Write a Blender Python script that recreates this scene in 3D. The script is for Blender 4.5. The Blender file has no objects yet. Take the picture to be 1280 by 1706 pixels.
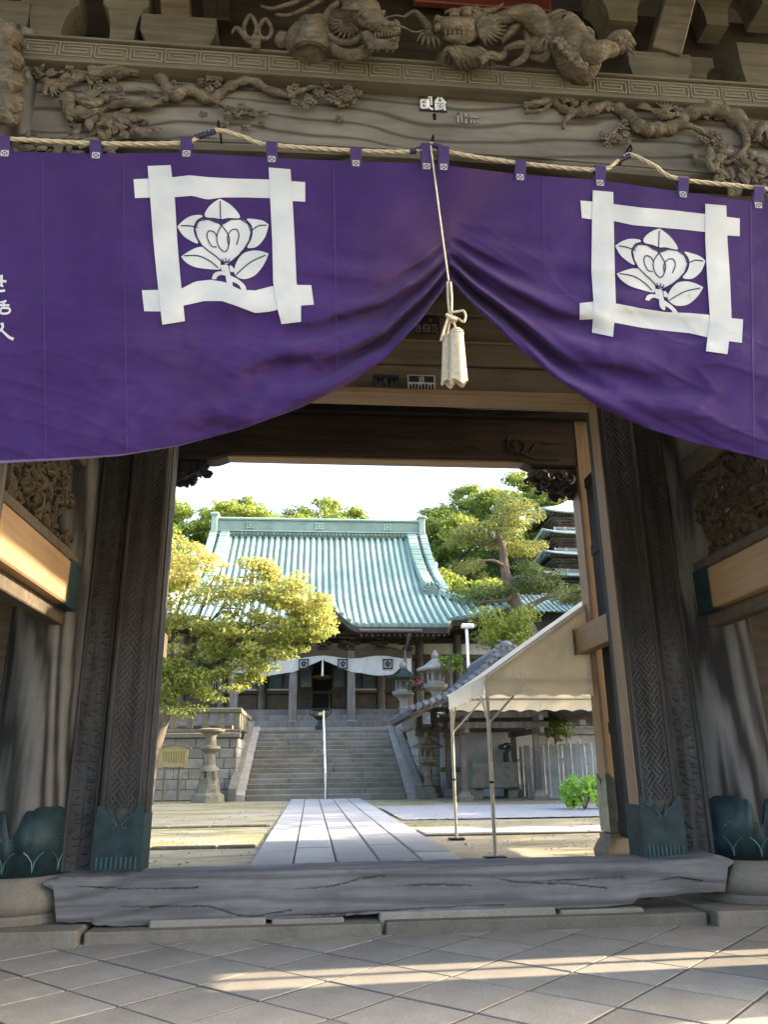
import bpy, math, random
import numpy as np
from mathutils import Vector, Matrix, noise
random.seed(7)
rng = np.random.default_rng(7)
PI = math.pi
SC = bpy.context.scene
COL = SC.collection

# ------------------------------------------------------------------ camera
FOC, PITCH, YAW, ROLL, CAMH = 1300.0, math.radians(18.2), math.radians(5.35), 0.0125, 1.3
_fw = Vector((math.sin(YAW) * math.cos(PITCH), math.cos(YAW) * math.cos(PITCH), math.sin(PITCH)))
_r = Vector((math.cos(YAW), -math.sin(YAW), 0.0))
_u = _r.cross(_fw)
CR = math.cos(ROLL) * _r - math.sin(ROLL) * _u
CU = math.sin(ROLL) * _r + math.cos(ROLL) * _u
CAM = Vector((0, 0, CAMH))
cam_data = bpy.data.cameras.new('camera')
cam = bpy.data.objects.new('camera', cam_data)
COL.objects.link(cam)
_m = Matrix.Identity(4)
for i in range(3):
    _m[i][0], _m[i][1], _m[i][2], _m[i][3] = CR[i], CU[i], -_fw[i], CAM[i]
cam.matrix_world = _m
cam_data.sensor_fit = 'VERTICAL'
cam_data.sensor_height = 36.0
cam_data.lens = FOC / 1706.0 * 36.0
cam_data.clip_start = 0.05
cam_data.clip_end = 2000
SC.camera = cam

# ------------------------------------------------------------------ light
SUN_EL = math.radians(24.0)
SUN_AZ = math.atan2(1.0, 0.05)          # measured from +Y (away from the camera) towards +X
SUNV = Vector((math.sin(SUN_AZ) * math.cos(SUN_EL), math.cos(SUN_AZ) * math.cos(SUN_EL), math.sin(SUN_EL)))
world = bpy.data.worlds.new('World')
SC.world = world
world.use_nodes = True
wn = world.node_tree
bg = wn.nodes['Background']
sky = wn.nodes.new('ShaderNodeTexSky')
sky.sky_type = 'NISHITA'
sky.sun_disc = False
sky.sun_elevation = SUN_EL
sky.sun_rotation = SUN_AZ
sky.air_density = 1.0
sky.dust_density = 5.0
sky.ozone_density = 1.0
wn.links.new(sky.outputs[0], bg.inputs[0])
bg.inputs[1].default_value = 0.15
sun_data = bpy.data.lights.new('sun', 'SUN')
sun_data.energy = 3.2
sun_data.angle = math.radians(0.5)
sun_data.color = (1.0, 0.84, 0.62)
sun = bpy.data.objects.new('sun', sun_data)
COL.objects.link(sun)
sun.rotation_euler = (-SUNV).to_track_quat('-Z', 'Y').to_euler()
SC.view_settings.view_transform = 'Standard'
SC.view_settings.look = 'None'
SC.view_settings.gamma = 1.0
SC.view_settings.use_curve_mapping = False
SC.view_settings.exposure = 2.75
SC.cycles.use_denoising = True
SC.cycles.max_bounces = 8
SC.cycles.diffuse_bounces = 4
SC.cycles.transparent_max_bounces = 8
SC.cycles.sample_clamp_indirect = 6.0

# ------------------------------------------------------------------ photo pixel -> point on a known plane
def ray(x, y):
    return CR * float((x - 640) / FOC) - CU * float((y - 853) / FOC) + _fw
def at(x, y, Y):
    d = ray(x, y)
    return CAM + d * (Y / d.y)
def gz(x, y, z):
    d = ray(x, y)
    return CAM + d * ((z - CAMH) / d.z)

# ------------------------------------------------------------------ mesh helpers
class MB:
    def __init__(s):
        s.v, s.f = [], []
    def add(s, vs, fs):
        o = len(s.v)
        s.v.extend([tuple(p) for p in vs])
        s.f.extend([tuple(i + o for i in f) for f in fs])
        return s
    def box(s, x0, x1, y0, y1, z0, z1, c=0.0, m=None):
        if x0 > x1: x0, x1 = x1, x0
        if y0 > y1: y0, y1 = y1, y0
        if z0 > z1: z0, z1 = z1, z0
        c = min(c, .45 * min(x1 - x0, y1 - y0, z1 - z0))
        if c <= 0:
            vs = [(x, y, z) for x in (x0, x1) for y in (y0, y1) for z in (z0, z1)]
            fs = [(0, 1, 3, 2), (4, 6, 7, 5), (0, 4, 5, 1), (2, 3, 7, 6), (0, 2, 6, 4), (1, 5, 7, 3)]
        else:
            vs, idx = [], {}
            for i, x in enumerate((x0, x1)):
                for j, y in enumerate((y0, y1)):
                    for k, z in enumerate((z0, z1)):
                        sx, sy, sz = (1, -1)[i], (1, -1)[j], (1, -1)[k]
                        idx[i, j, k] = len(vs)
                        vs += [(x, y + sy * c, z + sz * c), (x + sx * c, y, z + sz * c), (x + sx * c, y + sy * c, z)]
            I = lambda i, j, k, a: idx[i, j, k] + a
            fs = [[I(0,0,0,0), I(0,0,1,0), I(0,1,1,0), I(0,1,0,0)], [I(1,0,0,0), I(1,1,0,0), I(1,1,1,0), I(1,0,1,0)],
                  [I(0,0,0,1), I(1,0,0,1), I(1,0,1,1), I(0,0,1,1)], [I(0,1,0,1), I(0,1,1,1), I(1,1,1,1), I(1,1,0,1)],
                  [I(0,0,0,2), I(0,1,0,2), I(1,1,0,2), I(1,0,0,2)], [I(0,0,1,2), I(1,0,1,2), I(1,1,1,2), I(0,1,1,2)]]
            for j in (0, 1):
                for k in (0, 1):
                    fs.append([I(0,j,k,1), I(1,j,k,1), I(1,j,k,2), I(0,j,k,2)])
                    fs.append([I(j,0,k,0), I(j,1,k,0), I(j,1,k,2), I(j,0,k,2)])
                    fs.append([I(j,k,0,0), I(j,k,1,0), I(j,k,1,1), I(j,k,0,1)])
                    for i in (0, 1):
                        fs.append([I(i,j,k,0), I(i,j,k,1), I(i,j,k,2)])
        if m is not None:
            vs = [m @ Vector(p) for p in vs]
        return s.add(vs, fs)
    def bar(s, a, b, w, h, c=0.0, up=(0, 0, 1)):
        """a box running from a to b, w wide and h high"""
        a, b = Vector(a), Vector(b)
        d = b - a
        L = d.length
        d.normalize()
        up = Vector(up)
        if abs(d.dot(up)) > .98:
            up = Vector((0, 1, 0)) if abs(d.y) < .9 else Vector((1, 0, 0))
        sd = d.cross(up).normalized()
        up = sd.cross(d).normalized()
        m = Matrix(((d.x, sd.x, up.x, a.x), (d.y, sd.y, up.y, a.y), (d.z, sd.z, up.z, a.z), (0, 0, 0, 1)))
        return s.box(0, L, -w / 2, w / 2, -h / 2, h / 2, c, m)
    def tube(s, pts, rad, n=8, caps=True, flat=1.0, flatdir=None):
        pts = [Vector(p) for p in pts]
        if not hasattr(rad, '__len__'):
            rad = [rad] * len(pts)
        vs, fs = [], []
        ref = None
        for i, p in enumerate(pts):
            t = pts[min(i + 1, len(pts) - 1)] - pts[max(i - 1, 0)]
            if t.length < 1e-9: t = Vector((0, 0, 1))
            t.normalize()
            if flatdir is not None:
                b = Vector(flatdir)
                nn = t.cross(b)
                if nn.length < 1e-4: nn = t.orthogonal()
                nn.normalize(); b = nn.cross(t).normalized()
            else:
                if ref is None: ref = t.orthogonal().normalized()
                nn = (ref - t * ref.dot(t))
                if nn.length < 1e-4: nn = t.orthogonal()
                nn.normalize(); ref = nn
                b = t.cross(nn)
            for k in range(n):
                a = 2 * PI * k / n
                vs.append(p + nn * (rad[i] * math.cos(a)) + b * (rad[i] * flat * math.sin(a)))
        for i in range(len(pts) - 1):
            for k in range(n):
                fs.append((i * n + k, i * n + (k + 1) % n, (i + 1) * n + (k + 1) % n, (i + 1) * n + k))
        if caps:
            fs.append(tuple(range(n - 1, -1, -1)))
            fs.append(tuple((len(pts) - 1) * n + k for k in range(n)))
        return s.add(vs, fs)
    def lathe(s, prof, n=16, c=(0, 0, 0), rot=0.0, sq=False):
        """profile of (r, z); n=4 with rot gives a square section"""
        vs, fs = [], []
        for r, z in prof:
            for k in range(n):
                a = rot + 2 * PI * k / n
                vs.append((c[0] + r * math.cos(a), c[1] + r * math.sin(a), c[2] + z))
        for i in range(len(prof) - 1):
            for k in range(n):
                fs.append((i * n + k, i * n + (k + 1) % n, (i + 1) * n + (k + 1) % n, (i + 1) * n + k))
        fs.append(tuple(range(n - 1, -1, -1)))
        fs.append(tuple((len(prof) - 1) * n + k for k in range(n)))
        return s.add(vs, fs)
    def prism(s, poly, fn, d0, d1):
        """extrude a 2-D polygon; fn(a, b, d) -> point"""
        n = len(poly)
        vs = [fn(a, b, d0) for a, b in poly] + [fn(a, b, d1) for a, b in poly]
        fs = [tuple(range(n)), tuple(range(2 * n - 1, n - 1, -1))]
        fs += [(i, i + n, (i + 1) % n + n, (i + 1) % n) for i in range(n)]
        return s.add(vs, fs)
    def grid(s, fn, nu, nv):
        vs = [fn(i / nu, j / nv) for i in range(nu + 1) for j in range(nv + 1)]
        fs = [(i * (nv + 1) + j, (i + 1) * (nv + 1) + j, (i + 1) * (nv + 1) + j + 1, i * (nv + 1) + j + 1)
              for i in range(nu) for j in range(nv)]
        return s.add(vs, fs)
    def blob(s, c, r, nu=10, nv=7, m=None, jag=0.0):
        vs, fs = [], []
        if not hasattr(r, '__len__'): r = (r, r, r)
        for j in range(1, nv):
            th = PI * j / nv
            for k in range(nu):
                ph = 2 * PI * k / nu
                q = 1 + (random.uniform(-jag, jag) if jag else 0)
                vs.append(Vector((r[0] * math.sin(th) * math.cos(ph) * q, r[1] * math.sin(th) * math.sin(ph) * q, r[2] * math.cos(th) * q)))
        vs += [Vector((0, 0, r[2])), Vector((0, 0, -r[2]))]
        top, bot = len(vs) - 2, len(vs) - 1
        for j in range(nv - 2):
            for k in range(nu):
                fs.append((j * nu + k, (j + 1) * nu + k, (j + 1) * nu + (k + 1) % nu, j * nu + (k + 1) % nu))
        for k in range(nu):
            fs.append((top, k, (k + 1) % nu))
            fs.append((bot, (nv - 2) * nu + (k + 1) % nu, (nv - 2) * nu + k))
        if m is not None: vs = [m @ p for p in vs]
        c = Vector(c)
        return s.add([p + c for p in vs], fs)
    def mesh(s, name, mat=None, smooth=False):
        me = bpy.data.meshes.new(name)
        me.from_pydata(s.v, [], s.f)
        if smooth:
            me.polygons.foreach_set('use_smooth', [True] * len(me.polygons))
            if smooth != 'all':
                me.set_sharp_from_angle(angle=math.radians(smooth if smooth is not True else 40))
        if mat: me.materials.append(mat)
        me.update()
        return me
    def obj(s, name, mat=None, parent=None, smooth=False):
        return link(name, s.mesh(name, mat, smooth), parent)

def link(name, me, parent=None):
    o = bpy.data.objects.new(name, me)
    COL.objects.link(o)
    if parent is not None:
        o.parent = parent
        o.matrix_parent_inverse = INV.get(parent.name, Matrix.Identity(4))
    return o
INV = {}
def thing(name, label, cat, base=(0, 0, 0), group=None):
    e = bpy.data.objects.new(name, None)
    e.empty_display_size = .2
    COL.objects.link(e)
    e.location = base
    INV[e.name] = Matrix.Translation(-Vector(base))
    return tag(e, label, cat, group)
def tag(o, label=None, cat=None, group=None, kind=None):
    if label: o['label'] = label
    if cat: o['category'] = cat
    if group: o['group'] = group
    if kind: o['kind'] = kind
    return o
def copy_tree(o, parent=None):
    c = o.copy()
    COL.objects.link(c)
    if parent is not None:
        c.parent = parent
    for ch in [k for k in o.children]:
        copy_tree(ch, c)
    return c
def lerp(a, b, t): return a + (b - a) * t
def interp(x, xs, ys):
    return float(np.interp(x, xs, ys))
def smooth_path(pts, n=6):
    """Catmull-Rom through the points"""
    P = [Vector(p) for p in pts]
    out = []
    for i in range(len(P) - 1):
        p0, p1, p2, p3 = P[max(i - 1, 0)], P[i], P[i + 1], P[min(i + 2, len(P) - 1)]
        for k in range(n):
            t = k / n
            out.append(.5 * ((2 * p1) + (p2 - p0) * t + (2 * p0 - 5 * p1 + 4 * p2 - p3) * t * t + (3 * p1 - p0 - 3 * p2 + p3) * t ** 3))
    out.append(P[-1])
    return out
def taper(n, r0, r1): return [lerp(r0, r1, i / (n - 1)) for i in range(n)]

# ------------------------------------------------------------------ materials
def nt(name):
    m = bpy.data.materials.new(name)
    m.use_nodes = True
    t = m.node_tree
    b = t.nodes['Principled BSDF']
    return m, t, b
def _n(t, typ, **kw):
    n = t.nodes.new(typ)
    for k, v in kw.items(): setattr(n, k, v)
    return n
def _coords(t, scale=(1, 1, 1), rot=(0, 0, 0), src='Object'):
    tc = _n(t, 'ShaderNodeTexCoord')
    mp = _n(t, 'ShaderNodeMapping')
    mp.inputs['Scale'].default_value = scale
    mp.inputs['Rotation'].default_value = rot
    t.links.new(tc.outputs[src], mp.inputs[0])
    return mp.outputs[0]
def _noise(t, vec, scale, detail=4, rough=.6, dist=0.0):
    n = _n(t, 'ShaderNodeTexNoise')
    n.inputs['Scale'].default_value = scale
    n.inputs['Detail'].default_value = detail
    n.inputs['Roughness'].default_value = rough
    n.inputs['Distortion'].default_value = dist
    t.links.new(vec, n.inputs['Vector'])
    return n.outputs['Fac']
def _ramp(t, fac, stops):
    r = _n(t, 'ShaderNodeValToRGB')
    e = r.color_ramp.elements
    while len(e) < len(stops): e.new(.5)
    for el, (p, c) in zip(e, stops):
        el.position = p
        el.color = (c[0], c[1], c[2], 1) if hasattr(c, '__len__') else (c, c, c, 1)
    t.links.new(fac, r.inputs[0])
    return r.outputs[0]
def _mix(t, a, b, fac, mode='MIX'):
    m = _n(t, 'ShaderNodeMix', data_type='RGBA', blend_type=mode)
    for sock, val in ((m.inputs[0], fac), (m.inputs[6], a), (m.inputs[7], b)):
        if hasattr(val, 'node'): t.links.new(val, sock)
        elif hasattr(val, '__len__'): sock.default_value = (*val[:3], 1)
        else: sock.default_value = val
    return m.outputs[2]
def _bump(t, b, h, strength=.3, dist=.01):
    n = _n(t, 'ShaderNodeBump')
    n.inputs['Strength'].default_value = strength
    n.inputs['Distance'].default_value = dist
    t.links.new(h, n.inputs['Height'])
    t.links.new(n.outputs[0], b.inputs['Normal'])
def plain(name, col, rough=.6, metal=0.0, var=.15, scale=6.0, bump=.0, spec=.4):
    m, t, b = nt(name)
    v = _coords(t)
    n = _noise(t, v, scale, 5)
    lo = [c * (1 - var) for c in col]; hi = [min(1, c * (1 + var)) for c in col]
    t.links.new(_ramp(t, n, [(.3, lo), (.7, hi)]), b.inputs['Base Color'])
    b.inputs['Roughness'].default_value = rough
    b.inputs['Metallic'].default_value = metal
    b.inputs['Specular IOR Level'].default_value = spec
    if bump: _bump(t, b, _noise(t, v, scale * 6, 4), bump, .01)
    return m
def wood(name, dark, light, axis='X', freq=14.0, stretch=.06, rough=.75, bump=.35, rings=0.0, ringscale=3.0, patch=.35):
    """grain streaks along an axis, cathedral figure (rings) and weathered patches"""
    m, t, b = nt(name)
    sc = [1.0, 1.0, 1.0]
    sc['XYZ'.index(axis)] = stretch
    v = _coords(t, sc)
    g = _noise(t, v, freq, 6, .65, .6)
    h = g
    if rings:
        w = _n(t, 'ShaderNodeTexWave', wave_type='BANDS', bands_direction='DIAGONAL', wave_profile='SIN')
        w.inputs['Scale'].default_value = ringscale
        w.inputs['Distortion'].default_value = 9.0
        w.inputs['Detail'].default_value = 3.0
        w.inputs['Detail Scale'].default_value = 1.1
        t.links.new(v, w.inputs['Vector'])
        mx = _n(t, 'ShaderNodeMix', data_type='FLOAT')
        mx.inputs[0].default_value = rings
        t.links.new(g, mx.inputs[2]); t.links.new(w.outputs['Fac'], mx.inputs[3])
        h = mx.outputs[0]
    col = _ramp(t, h, [(.25, dark), (.55, [lerp(a, c, .6) for a, c in zip(dark, light)]), (.8, light)])
    big = _noise(t, _coords(t), 1.7, 4, .6)
    col = _mix(t, col, _ramp(t, big, [(.3, 1 - patch), (.7, 1.0)]), 1.0, 'MULTIPLY')
    t.links.new(col, b.inputs['Base Color'])
    b.inputs['Roughness'].default_value = rough
    b.inputs['Specular IOR Level'].default_value = .25
    _bump(t, b, h, bump, .012)
    return m
def figured(name, c1, c2, dark, zscale=13.0, stretch=.16, rough=.8, lines=.55, streak=.72):
    """planed and weathered plank: pale wood with thin dark cathedral grain lines"""
    m, t, b = nt(name)
    v = _coords(t, (stretch, 1, 1))
    w = _n(t, 'ShaderNodeTexWave', wave_type='BANDS', bands_direction='Z', wave_profile='SIN')
    w.inputs['Scale'].default_value = zscale / 6.28
    w.inputs['Distortion'].default_value = 16.0
    w.inputs['Detail'].default_value = 3.0
    w.inputs['Detail Scale'].default_value = .55
    w.inputs['Detail Roughness'].default_value = .45
    t.links.new(v, w.inputs['Vector'])
    g = _noise(t, _coords(t, (.05, 1, 1)), 16, 6, .65, .3)
    big = _noise(t, _coords(t, (.5, 1, 1)), 1.6, 5, .6, .4)
    col = _ramp(t, big, [(.3, c1), (.7, c2)])
    col = _mix(t, col, _ramp(t, g, [(.3, streak), (.7, 1.0)]), 1.0, 'MULTIPLY')
    ln = _ramp(t, w.outputs['Fac'], [(.0, lines), (.16, .12 * lines), (.45, 0)])
    col = _mix(t, col, dark, ln)
    t.links.new(col, b.inputs['Base Color'])
    b.inputs['Roughness'].default_value = rough
    b.inputs['Specular IOR Level'].default_value = .25
    hm = _mix(t, _ramp(t, w.outputs['Fac'], [(.0, 0), (.3, 1)]), g, .35)
    _bump(t, b, hm, .45, .012)
    return m
def stone(name, c1, c2, rough=.85, scale=3.0, fine=60.0, bump=.35, moss=None, speck=.25):
    m, t, b = nt(name)
    v = _coords(t)
    big = _noise(t, v, scale, 6, .62, .3)
    fin = _noise(t, v, fine, 3, .7)
    col = _ramp(t, big, [(.3, c1), (.7, c2)])
    col = _mix(t, col, _ramp(t, fin, [(.3, 1 - speck), (.7, 1.0)]), 1.0, 'MULTIPLY')
    oi = _n(t, 'ShaderNodeObjectInfo')
    col = _mix(t, col, _ramp(t, oi.outputs['Random'], [(0, .72), (1, 1.0)]), 1.0, 'MULTIPLY')
    if moss:
        mk = _ramp(t, _noise(t, v, scale * .8, 6, .7, .5), [(.5, 0), (.68, 1)])
        col = _mix(t, col, moss, mk)
    t.links.new(col, b.inputs['Base Color'])
    b.inputs['Roughness'].default_value = rough
    b.inputs['Specular IOR Level'].default_value = .25
    _bump(t, b, fin, bump, .006)
    return m
def leafmat(name, stops, trans=.45):
    m, t, b = nt(name)
    a = _n(t, 'ShaderNodeAttribute', attribute_name='tint')
    col = _ramp(t, a.outputs['Fac'], stops)
    t.links.new(col, b.inputs['Base Color'])
    b.inputs['Roughness'].default_value = .55
    b.inputs['Specular IOR Level'].default_value = .25
    tr = _n(t, 'ShaderNodeBsdfTranslucent')
    t.links.new(col, tr.inputs[0])
    mx = _n(t, 'ShaderNodeMixShader')
    mx.inputs[0].default_value = trans
    t.links.new(b.outputs[0], mx.inputs[1]); t.links.new(tr.outputs[0], mx.inputs[2])
    t.links.new(mx.outputs[0], t.nodes['Material Output'].inputs[0])
    return m

M = {}
M['beam_grey'] = figured('weathered beam wood', (.095, .087, .073), (.21, .198, .175), (.025, .021, .017), 13, .34, .8, .75)
M['fret'] = wood('pale band wood', (.080, .071, .055), (.175, .158, .127), 'X', 16, .05, .8, .25)
M['fret_hi'] = wood('pale fret lines', (.15, .132, .10), (.27, .242, .187), 'X', 16, .05, .8, .2)
def carved(name, dark, light):
    m, t, b = nt(name)
    v = _coords(t)
    g = _noise(t, _coords(t, (.3, 1, 1)), 20, 6, .7, .4)
    big = _noise(t, v, 5, 5, .65, .3)
    col = _mix(t, _ramp(t, g, [(.28, dark), (.75, light)]), _ramp(t, big, [(.3, .55), (.7, 1.0)]), 1.0, 'MULTIPLY')
    t.links.new(col, b.inputs['Base Color'])
    b.inputs['Roughness'].default_value = .8
    b.inputs['Specular IOR Level'].default_value = .2
    vo = _n(t, 'ShaderNodeTexVoronoi', feature='F1')
    vo.inputs['Scale'].default_value = 34
    t.links.new(_coords(t, (1, 1, 1.6)), vo.inputs['Vector'])
    _bump(t, b, _mix(t, vo.outputs['Distance'], g, .45), .75, .02)
    return m
M['carve'] = carved('carved zelkova', (.050, .040, .029), (.215, .182, .138))
M['bracket'] = wood('bracket wood', (.058, .051, .039), (.16, .143, .113), 'X', 14, .08, .8, .3)
M['dark_post'] = wood('sooty post wood', (.014, .0132, .013), (.098, .093, .089), 'Z', 14, .05, .7, .4)
M['pillar'] = wood('old pillar wood', (.022, .0205, .0195), (.165, .157, .148), 'Z', 5, .12, .75, .6, .5, 3.0)
M['rear_wood'] = wood('rear beam wood', (.028, .021, .017), (.10, .074, .056), 'X', 10, .06, .6, .3)
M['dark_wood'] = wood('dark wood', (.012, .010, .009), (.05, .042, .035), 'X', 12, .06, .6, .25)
M['mid_wood'] = wood('mid brown wood', (.06, .046, .032), (.16, .125, .085), 'X', 14, .05, .7, .25)
M['board'] = wood('lintel board wood', (.13, .103, .07), (.25, .205, .148), 'X', 12, .04, .75, .25)
M['new_x'] = wood('fresh cypress lengthwise', (.25, .165, .095), (.40, .28, .165), 'X', 20, .04, .6, .12, 0, 3, .15)
M['new_z'] = wood('fresh cypress upright', (.25, .165, .10), (.39, .275, .17), 'Z', 20, .04, .6, .12, 0, 3, .15)
M['new_y'] = wood('fresh cypress crosswise', (.28, .17, .085), (.43, .29, .155), 'Y', 20, .04, .55, .12, 0, 3, .2)
M['threshold'] = figured('worn threshold wood', (.125, .121, .122), (.26, .252, .25), (.045, .043, .043), 11, .20, .8, .45, .5)
M['copper'] = plain('patinated dark copper', (.015, .035, .039), .58, .2, .5, 7, .3)
M['copper_light'] = plain('rubbed copper', (.06, .13, .135), .4, .4, .3, 12, .1)
M['grey_metal'] = plain('grey green metal plate', (.20, .22, .19), .4, .6, .25, 9, .05)
M['iron'] = plain('black iron', (.012, .012, .013), .45, .6, .2, 9)
M['sandstone'] = stone('tan footing stone', (.17, .15, .115), (.27, .24, .19), .85, 2.5, 45, .3)
M['granite'] = stone('granite paving', (.29, .26, .215), (.43, .395, .335), .8, 1.6, 50, .35, (.24, .215, .175), .3)
M['joint'] = plain('dark joint soil', (.07, .065, .055), .95, 0, .3, 20)
M['pathstone'] = stone('pale path granite', (.32, .325, .33), (.42, .425, .43), .8, 1.1, 60, .2, None, .14)
M['stairstone'] = stone('stair stone', (.17, .16, .135), (.29, .275, .24), .9, 1.4, 30, .4, (.12, .12, .075))
M['wallstone'] = stone('ashlar stone', (.24, .23, .21), (.38, .37, .34), .9, 1.8, 25, .4, (.20, .19, .15))
M['oldstone'] = stone('mossy lantern stone', (.13, .12, .095), (.26, .24, .20), .9, 4, 30, .6, (.15, .15, .09))
M['cord'] = plain('cream cotton cord', (.40, .345, .255), .85, 0, .2, 40, .3)
M['white_paint'] = plain('white paint', (.78, .78, .76), .5, 0, .05, 5)
M['plaster'] = plain('white plaster', (.62, .61, .57), .85, 0, .1, 3)
M['red_board'] = plain('dark red lacquer board', (.10, .022, .018), .5, 0, .25, 5)
M['carve_shade'] = wood('shaded old carving', (.03, .023, .015), (.12, .092, .06), 'Y', 18, .3, .8, .3)  # carving wood darkened: the side panels' shadow is put into the colour
M['black'] = plain('near black', (.008, .008, .008), .8, 0, .2, 5)

# ================================================================== GROUND
def groundmat():
    m, t, b = nt('packed earth with moss')
    v = _coords(t)
    big = _noise(t, _coords(t, (.35, 1.0, 1)), .55, 6, .6, .4)
    fin = _noise(t, v, 28, 4, .7)
    col = _ramp(t, big, [(.30, (.23, .205, .15)), (.55, (.33, .29, .215)), (.8, (.41, .36, .28))])
    mk = _ramp(t, _noise(t, _coords(t, (.4, 1.0, 1)), .8, 6, .7, .6), [(.45, 0), (.57, 1)])
    col = _mix(t, col, (.20, .19, .075), mk)
    col = _mix(t, col, _ramp(t, fin, [(.3, .75), (.7, 1.0)]), 1.0, 'MULTIPLY')
    t.links.new(col, b.inputs['Base Color'])
    b.inputs['Roughness'].default_value = .95
    _bump(t, b, fin, .5, .02)
    return m
M['earth'] = groundmat()
GL = 0.2                                    # courtyard level; the gate floor is z = 0
mb = MB()
ys = [-300, -40, 2, 8.3, 8.6] + [9 + .6 * i for i in range(42)] + [36, 45, 60, 120, 700]
xs = [-500, -120, -60] + [-30 + 1.0 * i for i in range(61)] + [60, 120, 500]
def gh(x, y):
    if y <= 8.35: return -.03
    z = GL
    if 8.6 < y < 34 and abs(x) < 30:
        z += .025 * (noise.noise(Vector((x * .4, y * .4, 0)))) - .012
    return z
mb.v = [(x, y, gh(x, y)) for y in ys for x in xs]
nx = len(xs)
mb.f = [(j * nx + i, j * nx + i + 1, (j + 1) * nx + i + 1, (j + 1) * nx + i) for j in range(len(ys) - 1) for i in range(nx - 1)]
g = mb.obj('ground', M['earth'], None, True)
tag(g, kind='structure')

# gate floor: diamond-laid granite slabs
floor = MB().box(-7.5, 9.2, -.6, 7.25, -.2, -.003).obj('gate_floor', M['joint'])
tag(floor, kind='structure')
S = .575
slab_me = {}
def slab_mesh(k):
    if k not in slab_me:
        q = MB()
        h = S / 2 - .012
        q.box(-h, h, -h, h, -.06, random.uniform(-.002, .003), .0015)
        slab_me[k] = q.mesh('paving_slab', M['granite'])
    return slab_me[k]
ca = math.sqrt(.5)
for i in range(-14, 15):
    for j in range(-14, 15):
        x = 1.35 + (i + .5) * S * ca + (j + .5) * S * ca
        y = 6.15 + (i + .5) * S * ca - (j + .5) * S * ca
        if not (-3.6 < x < 5.2 and 3.6 < y < 7.55): continue
        o = link('paving_slab', slab_mesh((i * 3 + j * 5) % 6), floor)
        o.location = (x, y, .001 + .002 * random.random())
        o.rotation_euler = (0, 0, PI / 4)

# ------------------------------------------------------------------ the stone path
PX0, PX1 = -.71, 1.90
path = MB().box(PX0, PX1, 8.75, 31.45, .06, GL + .018).obj('stone_path', M['joint'])
tag(path, kind='structure')
nc = 5
wcol = (PX1 - PX0) / nc
for c in range(nc):
    y = 8.76 + random.uniform(-1.5, 0)
    while y < 31.4:
        L = random.uniform(1.9, 3.2)
        y0, y1 = max(y, 8.76), min(y + L, 31.44)
        if y1 - y0 > .25:
            x0 = PX0 + c * wcol + .011
            MB().box(x0, x0 + wcol - .022, y0 + .008, y1 - .008, .1, GL + .045 + random.uniform(-.004, .004), .012).obj('path_slab', M['pathstone'], path)
        y += L
# side path running off to the right
side = MB().box(PX1 + .05, 16, 14.2, 15.35, .06, GL + .015).obj('side_path', M['joint'])
tag(side, kind='structure')
x = PX1 + .06
while x < 15.9:
    L = random.uniform(1.1, 1.8)
    MB().box(x + .008, min(x + L, 15.95) - .008, 14.22, 15.33, .1, GL + .04 + random.uniform(-.004, .004), .012).obj('path_slab', M['pathstone'], side)
    x += L
# thin stone edging across the left yard
edge = MB()
for yy in (12.9, 17.5):
    x = -14
    while x < PX0 - .1:
        L = random.uniform(.7, 1.2)
        edge_o = MB().box(x, min(x + L, PX0 - .08) - .02, yy - .06 + random.uniform(-.02, .02), yy + .06, .1, GL + .035, .015).obj('edging_stone', M['oldstone'], path)
        x += L
# gravel strip in front of the water pavilion
M['gravel'] = stone('grey gravel', (.26, .28, .31), (.46, .48, .52), .9, 16, 70, .8)
gm = MB()
gm.grid(lambda u, v: Vector((lerp(2.05, 9.0, u), lerp(18.4, 24.6, v), GL + .022 + .015 * noise.noise(Vector((u * 60, v * 60, 2))))), 90, 60)
gv = gm.obj('gravel', M['gravel'], None, True)
tag(gv, 'strip of grey gravel beside the stone path', 'gravel', kind='stuff')

pb = MB()
rpb = random.Random(12)
for _ in range(2200):
    px_, py_ = rpb.uniform(-9, 9.5), 9.2 + 21 * rpb.random() ** 1.4
    if PX0 - .05 < px_ < PX1 + .05 or (14.1 < py_ < 15.45 and px_ > 1.8): continue
    r_ = rpb.uniform(.006, .017)
    pb.blob((px_, py_, GL + .012), (r_ * rpb.uniform(.8, 1.5), r_, r_ * .6), 5, 4)
pbo = pb.obj('pebbles', stone('loose pebbles', (.26, .235, .19), (.44, .40, .34), .9, 9, 40, .3))
tag(pbo, 'scattered pebbles and grit on the packed earth of the courtyard', 'pebbles', kind='stuff')

# ================================================================== THE GATE
GX = .82
gate = thing('temple_gate', 'weathered wooden temple gate with carved beams and open doorway', 'gate', (GX, 7.6, 0))
YB = 5.02                                    # face of the carved front beam
PR = .36
PILX = (GX - 3.33, GX + 3.33)

def ornate_top(a0, a1, zt, n=40):
    """ogee outline of a copper shoe, from a0 to a1"""
    out = []
    for i in range(n + 1):
        t = i / n
        w = abs(t - .5) * 2
        z = zt - .16 * math.exp(-(w / .20) ** 2) - .035 * math.exp(-((w - .42) / .10) ** 2) + .03 * math.cos(w * 7)
        out.append((lerp(a0, a1, t), z))
    return out

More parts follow.
